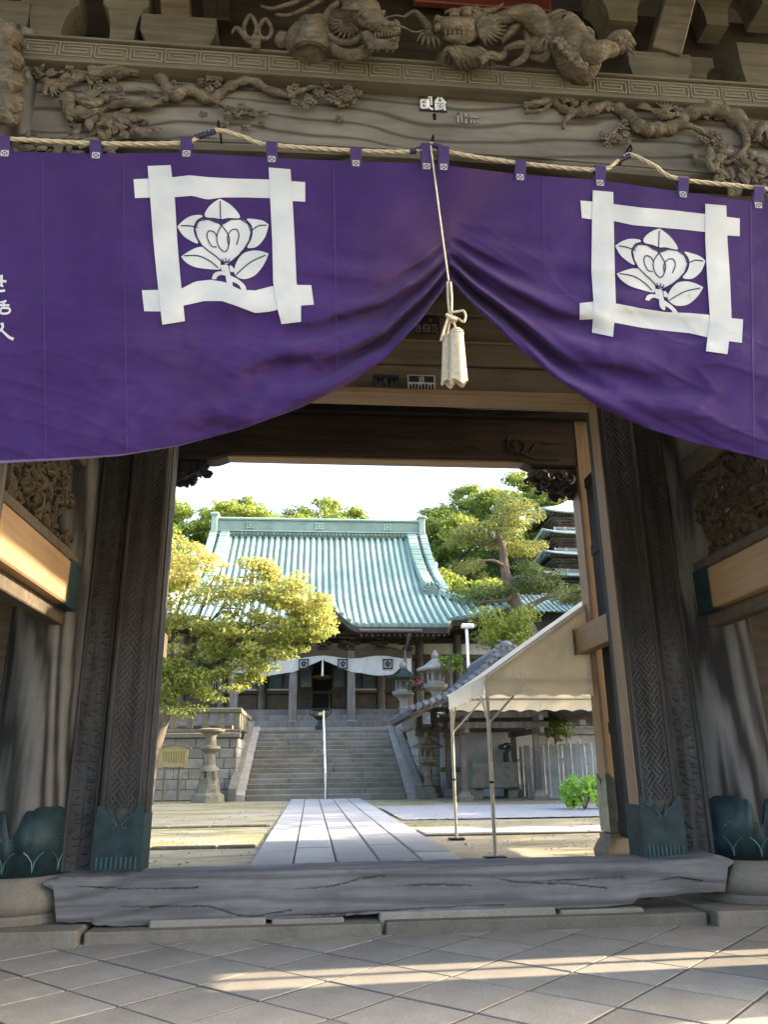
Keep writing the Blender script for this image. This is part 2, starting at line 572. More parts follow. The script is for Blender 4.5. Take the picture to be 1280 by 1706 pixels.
def make_pillar(x, y, z1=6.95, pw=.70):
    prof = [(PR * .97, .46), (PR, .6), (PR, 3.0), (PR * .985, z1)]
    p = MB().lathe(prof, 40, (x, y, 0)).obj('pillar', M['pillar'], gate, True)
    s = MB()
    n = 96
    for ring in range(2):
        for k in range(n):
            a = 2 * PI * k / n
            ph = (a / (2 * PI) * 4 + .5) % 1
            w = abs(ph - .5) * 2
            zt = 1.02 - .27 * math.exp(-((w) / .22) ** 2) - .03 * math.exp(-((w - .48) / .10) ** 2)
            s.v.append((x + (PR + .014) * math.cos(a), y + (PR + .014) * math.sin(a), (.465, zt)[ring]))
    for k in range(n):
        s.f.append((k, (k + 1) % n, n + (k + 1) % n, n + k))
    so = s.obj('metal_shoe', M['copper'], p, 'all')
    md = so.modifiers.new('thick', 'SOLIDIFY'); md.thickness = .012
    # raised curls and nail heads on the shoe
    orn = MB()
    for k in range(10):
        a = 2 * PI * k / 10 + .2
        f = lambda da, z: (x + (PR + .018) * math.cos(a + da), y + (PR + .018) * math.sin(a + da), z)
        orn.tube([f(-.22, .66), f(-.12, .63), f(-.03, .58), f(0, .5)], .006, 5)
        orn.tube([f(.22, .66), f(.12, .63), f(.03, .58), f(0, .5)], .006, 5)
        for q in range(3):
            orn.blob(f(.12 * (q - 1), .76 + .03 * (q % 2)), .008, 6, 4)
    orn.obj('shoe_ornament', M['copper_light'], p, True)['kind'] = 'stuff'
    b = MB().lathe([(.45, .10), (.50, .12), (.505, .17), (.49, .19), (.525, .22), (.545, .28), (.53, .34), (.50, .38), (.455, .44), (.40, .465)], 40, (x, y, 0)).obj('footing_stone', M['sandstone'], p, 35)
    pl = MB().box(x - pw, x + pw, y - pw, y + pw, -.05, .115, .012).obj('plinth', M['sandstone'], p)
    return p
for x in PILX:
    make_pillar(x, 7.75)
    make_pillar(x, 5.25, 6.95, .50)
    make_pillar(x + (3.3 if x > GX else -3.3), 7.75)
    make_pillar(x + (3.3 if x > GX else -3.3), 5.25, 6.95, .50)

# ---- threshold, with splits opened along the grain
TOP = [(70, 1470), (100, 1462), (160, 1461), (245, 1460), (640, 1447), (1070, 1437), (1160, 1430), (1200, 1425), (1226, 1433)]
BOT = [(70, 1475), (88, 1483), (92, 1536), (110, 1538), (150, 1536), (156, 1542), (205, 1544), (300, 1538), (420, 1534), (640, 1522), (850, 1516), (1000, 1512), (1055, 1506), (1065, 1497), (1110, 1494), (1150, 1488), (1212, 1486), (1214, 1447), (1226, 1437)]
CRACKS = [[(200, 1512), (280, 1511), (345, 1510), (372, 1518), (395, 1526), (425, 1528), (455, 1522), (485, 1517)],
          [(490, 1482), (540, 1479), (575, 1472), (600, 1464), (640, 1460)], [(815, 1462), (865, 1471), (940, 1473), (1010, 1480)],
          [(660, 1477), (720, 1474), (785, 1476)], [(470, 1527), (560, 1524), (700, 1514), (840, 1508)], [(880, 1470), (960, 1466), (1040, 1462)],
          [(130, 1478), (230, 1482), (330, 1479)], [(1080, 1470), (1130, 1462), (1170, 1468)]]
def seg_d(px, py, a, b):
    ax, ay = a; bx, by = b
    dx, dy = bx - ax, by - ay
    t = max(0, min(1, ((px - ax) * dx + (py - ay) * dy) / (dx * dx + dy * dy)))
    return math.hypot(px - ax - t * dx, py - ay - t * dy), t
tx, ty = zip(*TOP)
def thr(u, v):
    x = lerp(70, 1226, u)
    yt = interp(x, tx, ty)
    yb = interp(x, [p[0] for p in sorted(BOT)], [p[1] for p in sorted(BOT)])
    y = lerp(yt, yb, v)
    d = 0
    y += 1.6 * noise.noise(Vector((x / 14, 7, 0))) + .8 * noise.noise(Vector((x / 4, 8, 0)))
    for c in CRACKS:
        if c[0][0] - 8 < x < c[-1][0] + 8:
            for a, b in zip(c[:-1], c[1:]):
                k, t_ = seg_d(x, y, a, b)
                if k < 1.6: d = max(d, .026 * (1 - k / 1.6) * min(1, .35 + abs(x - c[0][0]) / 60))
    e = min(v, 1) * (yb - yt)
    rnd = .03 * max(0, 1 - e / 9) ** 2 + .015 * max(0, 1 - (yb - y) / 8)
    p = at(x, y, 7.30)
    q = .012 * noise.noise(Vector((p.x * 1.5, 0, p.z * 4))) + .004 * noise.noise(Vector((p.x * 9, 3, p.z * 12)))
    return Vector((p.x, 7.30 + d + rnd + q, p.z))
q = MB().grid(thr, 620, 36)
# top and back of the beam
def thr_top(u, v):
    x = lerp(70, 1226, u)
    p = thr(u, 0)
    return Vector((p.x, lerp(p.y, 7.78, v), p.z + .012 * math.sin(v * PI * .5)))
q.grid(lambda u, v: thr_top(u, 1 - v), 80, 3)
q.grid(lambda u, v: Vector((thr(u, 1 - v).x, 7.78, thr(u, 1 - v).z)), 60, 2)
q.grid(lambda u, v: Vector((thr(u, 1).x, lerp(7.78, thr(u, 1).y, v), thr(u, 1).z)), 80, 2)
thro = q.obj('threshold', M['threshold'], gate, 50)
thro['label'] = 'cracked grey threshold beam'
# stones under the threshold
x = -1.78
k = 0
for x0, x1 in ((-1.78, .62), (.64, 3.42)):
    MB().box(x0, x1 - .012, 7.14, 7.9, -.05, .085 + .01 * k, .014).obj('sill_stone', M['sandstone'], gate); k += 1
for x0, x1, zt in ((-1.30, -.35, .135), (-.30, .30, .12), (.60, 2.12, .15), (2.16, 2.9, .125)):
    MB().box(x0, x1, 7.26 + random.uniform(0, .03), 7.8, .0, zt, .012).obj('sill_stone', M['granite'], gate)

# ---- key-fret jamb posts and moulded boards
def clip_seg(a, b, x0, x1, z0, z1):
    t0, t1 = 0.0, 1.0
    dx, dz = b[0] - a[0], b[1] - a[1]
    for p, qq in ((-dx, a[0] - x0), (dx, x1 - a[0]), (-dz, a[1] - z0), (dz, z1 - a[1])):
        if abs(p) < 1e-9:
            if qq < 0: return None
        else:
            r = qq / p
            if p < 0: t0 = max(t0, r)
            else: t1 = min(t1, r)
    if t1 - t0 < .1: return None
    return (a[0] + dx * t0, a[1] + dz * t0), (a[0] + dx * t1, a[1] + dz * t1)
def jamb(x0, x1, inner):
    """x0..x1 the post's face; inner = side of the doorway (+1 the doorway lies towards +X)"""
    yf = 7.56
    p = MB().box(x0, x1, yf, 7.95, .47, 5.14, .012).obj('jamb_post', M['dark_post'], gate)
    rim = MB()
    for a in (x0 + .02, x1 - .055):
        rim.box(a, a + .035, yf - .012, yf + .01, .93, 5.1, .006)
    rim.obj('edge_moulding', M['dark_post'], p)
    rel = MB()
    c, th = .122, math.radians(52)
    du, dv = (math.cos(th), math.sin(th)), (-math.cos(th), math.sin(th))
    w = x1 - x0
    for i in range(-70, 70):
        for j in range(-70, 70):
            ox = x0 + w / 2 + (i * du[0] + j * dv[0]) * c
            oz = 3.0 + (i * du[1] + j * dv[1]) * c
            if not (x0 - .2 < ox < x1 + .2 and .8 < oz < 5.2): continue
            A, B = (du, dv) if (i + j) % 2 else (dv, du)
            for s_ in (-.33, 0, .33):
                e = .47 if s_ == 0 else .58
                a = (ox + (B[0] * s_ - A[0] * e) * c, oz + (B[1] * s_ - A[1] * e) * c)
                b = (ox + (B[0] * s_ + A[0] * e) * c, oz + (B[1] * s_ + A[1] * e) * c)
                cs = clip_seg(a, b, x0 + .065, x1 - .065, 1.0, 5.05)
                if cs:
                    rel.bar((cs[0][0], yf - .001, cs[0][1]), (cs[1][0], yf - .001, cs[1][1]), .019, .026, 0, (0, 1, 0))
    ro = rel.obj('key_fret_relief', M['dark_post'], p)
    ro['kind'] = 'stuff'
    # copper shoe with a curled top edge
    poly = [(x0 - .006, .475), (x1 + .006, .475)] + [(a, b) for a, b in reversed(ornate_top(x0 - .006, x1 + .006, .99))]
    sh = MB().prism(poly, lambda a, b, d: (a, d, b), yf - .022, yf - .004)
    sh.box(x0 - .018, x0 - .004, yf - .02, 7.9, .475, .95).box(x1 + .004, x1 + .018, yf - .02, 7.9, .475, .95)
    sh.obj('metal_shoe', M['copper'], p)
    orn = MB()
    for k in range(9):
        xx = lerp(x0 + .03, x1 - .03, k / 8)
        orn.bar((xx, yf - .026, .50), (xx, yf - .026, .60), .014, .012, .003, (0, 1, 0))
    xm = (x0 + x1) / 2
    for sg in (-1, 1):
        orn.tube([(xm + sg * a, yf - .026, z) for a, z in ((.15, .955), (.10, .93), (.05, .895), (.02, .85), (.04, .825), (.065, .84))], .006, 6)
    orn.obj('shoe_ornament', M['copper_light'], p, True)['kind'] = 'stuff'
    return p
jamb(-1.86, -1.47, 1)
jamb(3.09, 3.47, -1)
def moulded(x0, x1):
    p = MB().box(x0, x1, 7.66, 7.95, .47, 5.14, .012).obj('jamb_board', M['dark_post'], gate)
    r = MB()
    for a, b in ((x0 + .005, .035), (x1 - .045, .04)):
        r.box(a, a + b, 7.63, 7.67, .47, 5.1, .012)
    r.obj('edge_moulding', M['dark_post'], p)
    # worn relief of leaves down the middle
    c = MB()
    z = .55
    while z < 5.0:
        for sg in (-1, 1):
            xm = (x0 + x1) / 2 + sg * random.uniform(.03, .08)
            c.blob((xm, 7.655, z + random.uniform(-.02, .02)), (random.uniform(.025, .05), .012, random.uniform(.008, .018)), 8, 5, Matrix.Rotation(random.uniform(-.7, .7), 3, 'Y'))
        z += random.uniform(.035, .075)
    co = c.obj('worn_relief', M['dark_post'], p, True)
    co['kind'] = 'stuff'
moulded(-2.17, -1.875)
moulded(3.485, 3.81)
# new cypress strip lining the doorway
MB().box(3.075, 3.088, 7.575, 7.80, .50, 5.14, .003).obj('jamb_lining', M['new_z'], gate)
MB().box(-1.468, -1.455, 7.60, 7.80, .50, 5.14, .003).obj('jamb_lining', M['dark_post'], gate)
# lintel boards above the doorway
zb = [5.21, 5.52, 5.80, 6.16, 6.55, 6.95]
for k in range(5):
    MB().box(-2.2, 3.85, 7.60 + (0, -.03, .02, -.02, .03)[k], 7.9, zb[k] + .004, zb[k + 1] - .004, .008).obj('lintel_board', M['board'], gate)
MB().box(-1.87, 3.10, 7.545, 7.86, 5.145, 5.205, .006).obj('lintel_lining', M['new_x'], gate)
MB().box(-2.0, 3.7, 7.57, 7.62, 5.80, 5.825, .004).obj('lintel_batten', M['new_x'], gate)
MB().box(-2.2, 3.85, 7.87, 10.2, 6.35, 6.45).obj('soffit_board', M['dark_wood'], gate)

# ---- rear posts, rear arched beam and corbels
RP = [(3.82, 4.16), (2 * GX - 4.16, 2 * GX - 3.82)]
for k, (x0, x1) in enumerate(RP):
    p = MB().box(x0, x1, 10.35, 10.69, .48, 6.6, .025).obj('rear_post', M['new_z'], gate)
    poly = [(x0 - .006, .50), (x1 + .006, .50)] + [(a, b - .02) for a, b in reversed(ornate_top(x0 - .006, x1 + .006, 1.20))]
    sh = MB().prism(poly, lambda a, b, d: (a, d, b), 10.328, 10.346)
    poly2 = [(10.345, .50), (10.70, .50)] + [(a, b - .02) for a, b in reversed(ornate_top(10.345, 10.70, 1.20))]
    xs_ = x0 - .02 if k == 0 else x1 + .008
    sh.prism(poly2, lambda a, b, d: (d, a, b), xs_, xs_ + .012)
    sh.obj('metal_shoe', M['grey_metal'], p)
    MB().lathe([(.36, .16), (.385, .2), (.39, .27), (.35, .34), (.285, .42), (.29, .48)], 4, ((x0 + x1) / 2, 10.52, 0), PI / 4).obj('footing_stone', M['sandstone'], p)
# tie beam beside the right rear post with a plated end
tie = MB().box(3.62, 3.80, 7.98, 11.05, 2.76, 3.10, .012).obj('tie_beam', M['new_y'], gate)
MB().prism([(10.55, 2.75), (11.07, 2.75), (11.07, 3.11), (10.55, 3.11), (10.48, 3.02), (10.52, 2.93), (10.48, 2.84)], lambda a, b, d: (d, a, b), 3.605, 3.617).obj('end_plate', M['grey_metal'], tie)
rg = MB()
rg.tube([(3.598, 10.86 + .09 * math.cos(a), 2.93 + .09 * math.sin(a)) for a in [2 * PI * k / 20 for k in range(21)]], .016, 6, False)
for a in (0, PI / 3 * 2, PI / 3 * 4):
    rg.bar((3.598, 10.86, 2.93), (3.598, 10.86 + .09 * math.cos(a), 2.93 + .09 * math.sin(a)), .018, .012)
rg.obj('plate_emblem', M['iron'], tie, True)
MB().box(-2.18, -2.0, 7.98, 11.05, 2.76, 3.10, .012).obj('tie_beam', M['mid_wood'], gate)
# open door leaves folded back against the sides
for x0 in (3.90, -2.34):
    lf = MB().box(x0, x0 + .08, 7.98, 10.3, .45, 5.25, .01).obj('door_leaf', M['black'], gate)
    fr = MB()
    for z in (.5, 1.7, 2.9, 4.1, 5.1):
        fr.box(x0 - .02 if x0 > 0 else x0 + .08, x0 if x0 > 0 else x0 + .10, 8.0, 10.28, z, z + .14)
    fr.obj('door_rail', M['black'], lf)
# arched beam
def rb(u, v):
    x = lerp(-2.2, 4.0, u)
    e = min(x + 2.2, 4.0 - x)
    return x, 5.62 - .10 * (1 - max(0, min(1, (e - .95) / .22)))
def loopbeam(xs, zb_fn, zt_fn, y0, y1):
    q = MB()
    n = len(xs)
    for x in xs:
        zb_, zt_ = zb_fn(x), zt_fn(x)
        q.v += [(x, y0, zb_ + .03), (x, y0, zt_), (x, y1, zt_), (x, y1, zb_ + .03), (x, y1 - .03, zb_), (x, y0 + .03, zb_)]
    for i in range(n - 1):
        for k in range(6):
            q.f.append((i * 6 + k, i * 6 + (k + 1) % 6, (i + 1) * 6 + (k + 1) % 6, (i + 1) * 6 + k))
    q.f.append(tuple(range(5, -1, -1))); q.f.append(tuple((n - 1) * 6 + k for k in range(6)))
    return q
def rbz(x):
    e = min(x + 2.2, 4.0 - x)
    t = max(0, min(1, (e - .75) / .35)); t = t * t * (3 - 2 * t)
    return 5.46 + .10 * t
xs_ = np.linspace(-2.2, 3.98, 90)
rear = loopbeam(xs_, rbz, lambda x: 6.19, 10.36, 10.68).obj('rear_beam', M['rear_wood'], gate, 35)
st = MB()
st.tube([(x, 10.352, rbz(x) + .11) for x in xs_[6:-6]], .012, 5)
def scroll(sx, x0):
    pts = []
    for k in range(46):
        a = k / 45 * 2.6 * PI
        r = .17 - .12 * k / 45
        pts.append((x0 + sx * r * math.cos(a + 2.2), 10.352, 5.78 + r * math.sin(a + 2.2)))
    st.tube(pts, [.012] * 46, 5)
    st.tube(smooth_path([(x0 - sx * .30, 10.352, 5.74), (x0 - sx * .45, 10.352, 5.66), (x0 - sx * .7, 10.352, 5.76), (x0 - sx * .95, 10.352, 5.74)], 6), .010, 5)
    st.tube(smooth_path([(x0 + sx * .2, 10.352, 5.70), (x0 + sx * .32, 10.352, 5.84), (x0 + sx * .55, 10.352, 5.82), (x0 + sx * .8, 10.352, 5.86)], 6), .010, 5)
scroll(1, 2.95); scroll(-1, -1.2)
st.obj('carved_scrolls', M['rear_wood'], rear, True)
MB().box(-2.2, 3.98, 10.40, 10.64, rbz(.8) - .035, rbz(.8) - .004, .004).obj('beam_lining', M['new_x'], rear)
MB().box(-2.6, 4.6, 10.25, 10.75, 6.195, 6.32, .02).obj('rear_head_beam', M['dark_wood'], gate)
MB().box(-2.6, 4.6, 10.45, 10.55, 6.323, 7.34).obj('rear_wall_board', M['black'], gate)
for sx, x0 in ((-1, 3.80), (1, -2.18)):
    cb = MB()
    rr = random.Random(5 + sx)
    for k in range(60):
        t = rr.random() ** .8
        c0 = Vector((x0 + sx * (.02 + .64 * t), rr.uniform(10.30, 10.72), 5.38 - rr.uniform(.02, .36) * (1 - t * t * .9)))
        s_ = rr.uniform(.05, .10) * (1.1 - .5 * t)
        a0, tw = rr.uniform(0, 6.28), rr.uniform(.6, 1.2)
        pts = [c0 + Vector((math.cos(a0 + q * tw) * s_ * (1 - q * .11), rr.uniform(-.015, .015), math.sin(a0 + q * tw) * s_ * (1 - q * .11))) for q in range(7)]
        cb.tube(pts, [s_ * .34, s_ * .42, s_ * .40, s_ * .34, s_ * .28, s_ * .2, s_ * .08], 6)
    cb.prism([(x0, 5.08), (x0 + sx * .30, 5.16), (x0 + sx * .60, 5.34), (x0 + sx * .66, 5.44), (x0, 5.44)], lambda a, b, d: (a, d, b), 10.40, 10.64)
    cb.obj('carved_corbel', M['dark_post'], gate, 40)

# ---- beams running front to back beside the main pillars, carved panels above
def lump_panel(x, y0, y1, z0, z1, seed, name='carved_panel', mat='carve', th=.10, n=70):
    rr = random.Random(seed)
    c = MB()
    for k in range(n):
        y, z = rr.uniform(y0, y1), rr.uniform(z0, z1)
        s = rr.uniform(.05, .13)
        pts = []
        turns = rr.uniform(.5, 1.3)
        a0 = rr.uniform(0, 2 * PI)
        for q in range(9):
            a = a0 + q / 8 * turns * 2 * PI
            r = s * (1.1 - q / 8 * .75)
            pts.append((x + rr.uniform(-.02, .02) + th * .3 * math.sin(q), y + r * math.cos(a), max(z0, min(z1, z + r * math.sin(a)))))
        c.tube(pts, [s * .32 * (1 - .6 * abs(q / 8 - .4)) for q in range(9)], 7)
        if rr.random() < .7:
            c.blob((x + rr.uniform(-.03, .03), y, z), (s * .35, s * rr.uniform(.4, .8), s * rr.uniform(.35, .7)), 9, 6, Matrix.Rotation(rr.uniform(0, 3), 3, 'X'))
    return c.obj(name, M[mat], gate, True)
for k, xc in enumerate(PILX):
    sx = 1 if k == 0 else -1
    xf = xc + sx * .30                       # inner face
    b = MB().box(xf - sx * .34, xf, 5.5, 7.46, 2.74, 3.14, .015).obj('side_beam', M['new_y'], gate)
    MB().box(xf - sx * .24, xf - sx * .10, 5.5, 7.46, 2.60, 2.74, .01).obj('under_rail', M['mid_wood'], b)
    MB().box(xf - sx * .30, xf - sx * .02, 5.5, 7.46, 3.145, 3.26, .02).obj('top_rail', M['mid_wood'], b)
    MB().box(xf - sx * .36, xf + sx * .012, 7.12, 7.42, 2.72, 3.155, .006).obj('metal_band', M['copper'], b)
    lump_panel(xf - sx * .16, 5.55, 7.40, 3.30, 4.15, 11 + k, mat='carve_shade', n=110)
    MB().box(xf - sx * .26, xf - sx * .06, 5.5, 7.46, 4.17, 4.40, .015).obj('side_upper_beam', M['mid_wood'], gate)
    MB().box(xf - sx * .40, xf - sx * .05, 5.5, 7.5, 6.62, 7.0, .015).obj('side_head_beam', M['mid_wood'], gate)
# unseen wall panels of the outer bays, gaps shaped to pass sun streaks
for sg in (-1, 1):
    xa, xb = GX + sg * 3.7, GX + sg * 6.6
    MB().box(min(xa, xb), max(xa, xb), 7.70, 7.82, .1, 7.0).obj('bay_wall', M['mid_wood'], gate)
    MB().box(GX + sg * 6.58, GX + sg * 6.68, 5.5, 7.5, 3.6, 5.9).obj('bay_wall', M['mid_wood'], gate)
    for ya, yb in ((5.5, 5.98), (6.20, 6.26), (6.42, 7.5)):
        MB().box(GX + sg * 6.58, GX + sg * 6.66, ya, yb, .1, 3.598).obj('bay_board', M['mid_wood'], gate)
    MB().box(GX + sg * 3.7, GX + sg * 6.3, 5.20, 5.32, 3.2, 7.0).obj('bay_wall', M['mid_wood'], gate)
# roof over the gate
rf = MB()
for y0, z0, y1, z1 in ((1.6, 8.35, 7.9, 11.3), (14.2, 8.35, 7.9, 11.3)):
    n = 14
    rf.grid(lambda u, v: Vector((lerp(-7.8, 9.4, u), lerp(y0, y1, v), lerp(z0, z1, v) - .5 * math.sin(v * PI))), 2, n)
ro = rf.obj('roof', M['dark_wood'], gate, True)
md = ro.modifiers.new('thick', 'SOLIDIFY'); md.thickness = .25
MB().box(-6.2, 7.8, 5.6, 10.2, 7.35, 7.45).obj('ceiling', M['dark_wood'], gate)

# ---- the front beam with its carvings
def fbz(x): return 5.88 + .10 * max(0, 1 - ((x - GX) / 3.1) ** 2)
xs_ = np.linspace(-2.95, 4.6, 80)
fb = loopbeam(xs_, fbz, lambda x: 6.62, YB, YB + .42).obj('carved_beam', M['beam_grey'], gate, 35)
gr = MB()
gr.tube([(x, YB - .004, fbz(x) + .055) for x in xs_], .014, 6)
gr.obj('beam_moulding', M['beam_grey'], fb, True)
MB().box(-2.2, 3.85, YB + .10, YB + .34, 5.52, 5.865, .015).obj('lower_tie', M['mid_wood'], gate)
# fret band
fr = MB().box(-2.37, 4.7, 4.895, 5.3, 6.61, 6.80, .01).obj('fret_band', M['fret'], gate)
MB().box(-2.37, 4.7, 4.87, 5.3, 6.803, 6.825, .006).obj('band_fillet', M['fret'], fr)
MB().box(-2.37, 4.7, 4.885, 5.3, 6.58, 6.608, .006).obj('band_fillet', M['fret'], fr)
def fret_cell():
    q = MB()
    w, h, t, d = .262, .135, .010, .008
    def hb(a, b, z): q.box(a, b, -d, .004, z - t / 2, z + t / 2, .002)
    def vb(x, a, b): q.box(x - t / 2, x + t / 2, -d, .004, a, b, .002)
    hb(0, w, h); hb(0, w * .93, 0); vb(0, 0, h); vb(w * .93, 0, h * .76)
    hb(w * .10, w * .93, h * .76); vb(w * .10, h * .26, h * .76); hb(w * .10, w * .78, h * .26); vb(w * .78, h * .26, h * .54); hb(w * .24, w * .78, h * .54)
    return q.mesh('fret_key', M['fret_hi'])
fm = fret_cell()
for k in range(26):
    o = link('fret_key', fm, fr)
    o.location = (-2.33 + k * .272, 4.893, 6.637)

def Z0(X, Y, d=.0, Yp=YB): return at(X / 2, Y / 2, Yp - d)
def Z2(X, Y, d=.0, Yp=YB): return at(640 + X / 2, Y / 2, Yp - d)
def Z1(X, Y, d=.0, Yp=4.98): return at(360 + X / 3.2, Y / 3.2, Yp - d)
def branch(mb, F, pts, r0, r1, d0=.05, n=9):
    p = smooth_path([F(X, Y, d0 + .02 * math.sin(i * 1.7)) for i, (X, Y) in enumerate(pts)], 7)
    rad = taper(len(p), r0 * 1.25, r1 * 1.35)
    rad = [r * (1 + .16 * math.sin(i * 1.3)) for i, r in enumerate(rad)]
    mb.tube(p, rad, n)
def leafy(mb, F, cx, cy, sp, n, size, sd):
    rr = random.Random(sd)
    for k in range(n):
        X, Y = cx + rr.gauss(0, sp), cy + rr.gauss(0, sp * .6)
        c = F(X, Y, rr.uniform(.03, .09))
        a = rr.uniform(0, 2 * PI)
        L = size * 1.2 * rr.uniform(.7, 1.5)
        dx = Vector((math.cos(a), rr.uniform(-.4, .1), math.sin(a))) * L
        mb.tube([c, c + dx * .35, c + dx * .75, c + dx], [L * .12, L * .30, L * .22, L * .03], 6, True, .55, (0, 1, 0))
def blossoms(mb, F, cx, cy, sp, n, size, sd):
    size, n = size * 1.3, int(n * 1.4)
    rr = random.Random(sd)
    for k in range(n):
        c = F(cx + rr.gauss(0, sp), cy + rr.gauss(0, sp * .6), rr.uniform(.04, .09))
        for a in range(5):
            t = a * 2 * PI / 5 + rr.random()
            mb.blob(c + Vector((math.cos(t), 0, math.sin(t))) * size * .55, (size * .42, size * .28, size * .42), 7, 5)
        mb.blob(c - Vector((0, size * .2, 0)), size * .25, 6, 4)
def bird(mb, F, X, Y, s, sd, ang=0):
    """small carved bird: body, head, beak, fanned wing and tail"""
    rr = random.Random(sd)
    c = F(X, Y, .09)
    R = Matrix.Rotation(ang, 3, 'Y')
    def L(x, y, z): return c + R @ Vector((x * s, y * s, z * s))
    mb.tube([L(-1.1, 0, .1), L(-.6, 0, .0), L(0, -.1, -.05), L(.5, -.1, .15), L(.8, -.1, .45)], [s * .12, s * .34, s * .45, s * .33, s * .2], 10)
    mb.blob(L(.95, -.12, .62), s * .26, 9, 6)
    mb.tube([L(1.15, -.12, .62), L(1.5, -.12, .55)], [s * .1, s * .01], 6)
    for k in range(6):
        a = .5 + k * .28
        mb.tube([L(0, -.25, .1), L(-.5 * math.cos(a) + .1, -.3, .55 * math.sin(a) + .2), L(-1.5 * math.cos(a) + .2, -.2, 1.5 * math.sin(a) + .1)], [s * .08, s * .14, s * .02], 6, True, .5, (0, 1, 0))
    for k in range(5):
        a = -.4 + k * .2
        mb.tube([L(-.9, 0, .05), L(-1.5, -.05, .05 + a * .5), L(-2.3, 0, .05 + a * 1.2)], [s * .08, s * .13, s * .03], 6, True, .5, (0, 1, 0))
cl = MB()
branch(cl, Z0, [(195, 300), (240, 268), (290, 255), (305, 290)], .030, .018)
branch(cl, Z0, [(230, 330), (240, 380), (300, 372), (380, 345), (460, 350), (540, 340)], .055, .018)
branch(cl, Z0, [(300, 250), (400, 235), (490, 230), (540, 265), (572, 320), (630, 300), (700, 332), (760, 292), (830, 268), (900, 302), (985, 325)], .050, .022)
branch(cl, Z0, [(560, 300), (545, 330), (480, 300), (420, 305)], .026, .008)
branch(cl, Z0, [(240, 240), (330, 245), (420, 222), (480, 235)], .020, .010)
branch(cl, Z0, [(700, 330), (740, 350), (770, 375), (850, 390)], .018, .008)
branch(cl, Z0, [(960, 322), (1010, 300), (1060, 290), (1120, 310), (1180, 290)], .020, .008)
branch(cl, Z0, [(830, 268), (880, 262), (930, 268)], .012, .004)
branch(cl, Z0, [(540, 245), (600, 235), (680, 240), (760, 250), (810, 250)], .016, .006)
for a in ((690, 258, 26, 8, .028, 1), (800, 385, 34, 12, .030, 2), (1030, 320, 34, 10, .030, 3), (1130, 325, 34, 14, .032, 4), (590, 240, 24, 6, .025, 5), (360, 300, 30, 6, .026, 6), (1170, 300, 12, 4, .03, 61)):
    blossoms(cl, Z0, *a)
for a in ((300, 400, 40, 22, .075, 7), (410, 410, 40, 26, .075, 8), (140, 250, 26, 10, .06, 9), (350, 225, 30, 12, .05, 10), (480, 425, 14, 7, .05, 11), (110, 240, 22, 9, .05, 12), (220, 225, 20, 8, .06, 13)):
    leafy(cl, Z0, *a)
bird(cl, Z0, 165, 285, .085, 1, 2.4)
bird(cl, Z0, 300, 345, .11, 2, .25)
cl.obj('branch_carving', M['carve'], fb, True)
cr = MB()
branch(cr, Z2, [(465, 352), (510, 345), (560, 335), (600, 365), (640, 375), (700, 365), (760, 352), (810, 385), (860, 430), (900, 432), (960, 425), (1010, 385), (1080, 365), (1150, 380), (1230, 440), (1320, 470)], .022, .060)
branch(cr, Z2, [(470, 372), (520, 370), (560, 345)], .016, .010)
branch(cr, Z2, [(640, 375), (605, 400), (598, 430)], .022, .012)
branch(cr, Z2, [(960, 425), (1020, 420), (1080, 450), (1120, 470)], .026, .010)
branch(cr, Z2, [(600, 362), (610, 330), (680, 330)], .014, .008)
branch(cr, Z2, [(740, 470), (780, 430), (820, 430)], .014, .008)
branch(cr, Z2, [(1180, 400), (1210, 480), (1150, 540), (1090, 530)], .030, .010)
for a in ((620, 330, 20, 6, .028, 21), (680, 332, 16, 4, .028, 22), (780, 450, 30, 11, .030, 23), (1110, 465, 24, 8, .030, 24), (790, 342, 22, 5, .030, 25)):
    blossoms(cr, Z2, *a)
for a in ((1120, 545, 44, 20, .070, 27), (1210, 520, 34, 18, .075, 28), (1050, 365, 30, 10, .055, 29), (1130, 360, 30, 10, .055, 30), (1280, 560, 30, 16, .07, 31)):
    leafy(cr, Z2, *a)
bird(cr, Z2, 930, 385, .10, 4, .5)
bird(cr, Z2, 1260, 430, .12, 5, 2.6)
cr.obj('branch_carving', M['carve'], fb, True)
# leaf sprays on the lower tie, peeping over the rope
for F, cx in ((Z0, (60, 200, 340)), (Z2, (1180, 1260))):
    lc = MB()
    for X in cx:
        leafy(lc, F, X, 485 if F is Z0 else 615, 30, 16, .075, 50 + X)
    lc.obj('leaf_carving', M['carve'], gate, True)

# ---- big carved head at the left pillar
kb = MB()
for k in range(26):
    t = k / 25
    kb.tube(smooth_path([Z0(-60 + 20 * random.random(), 60 + 330 * t, .15), Z0(10, 90 + 300 * t, .30), Z0(45 + 20 * math.sin(k), 110 + 290 * t, .25), Z0(66, 160 + 200 * t, .12)], 4), taper(13, .07, .02), 7)
kb.obj('pillar_carving', M['carve'], gate, True)

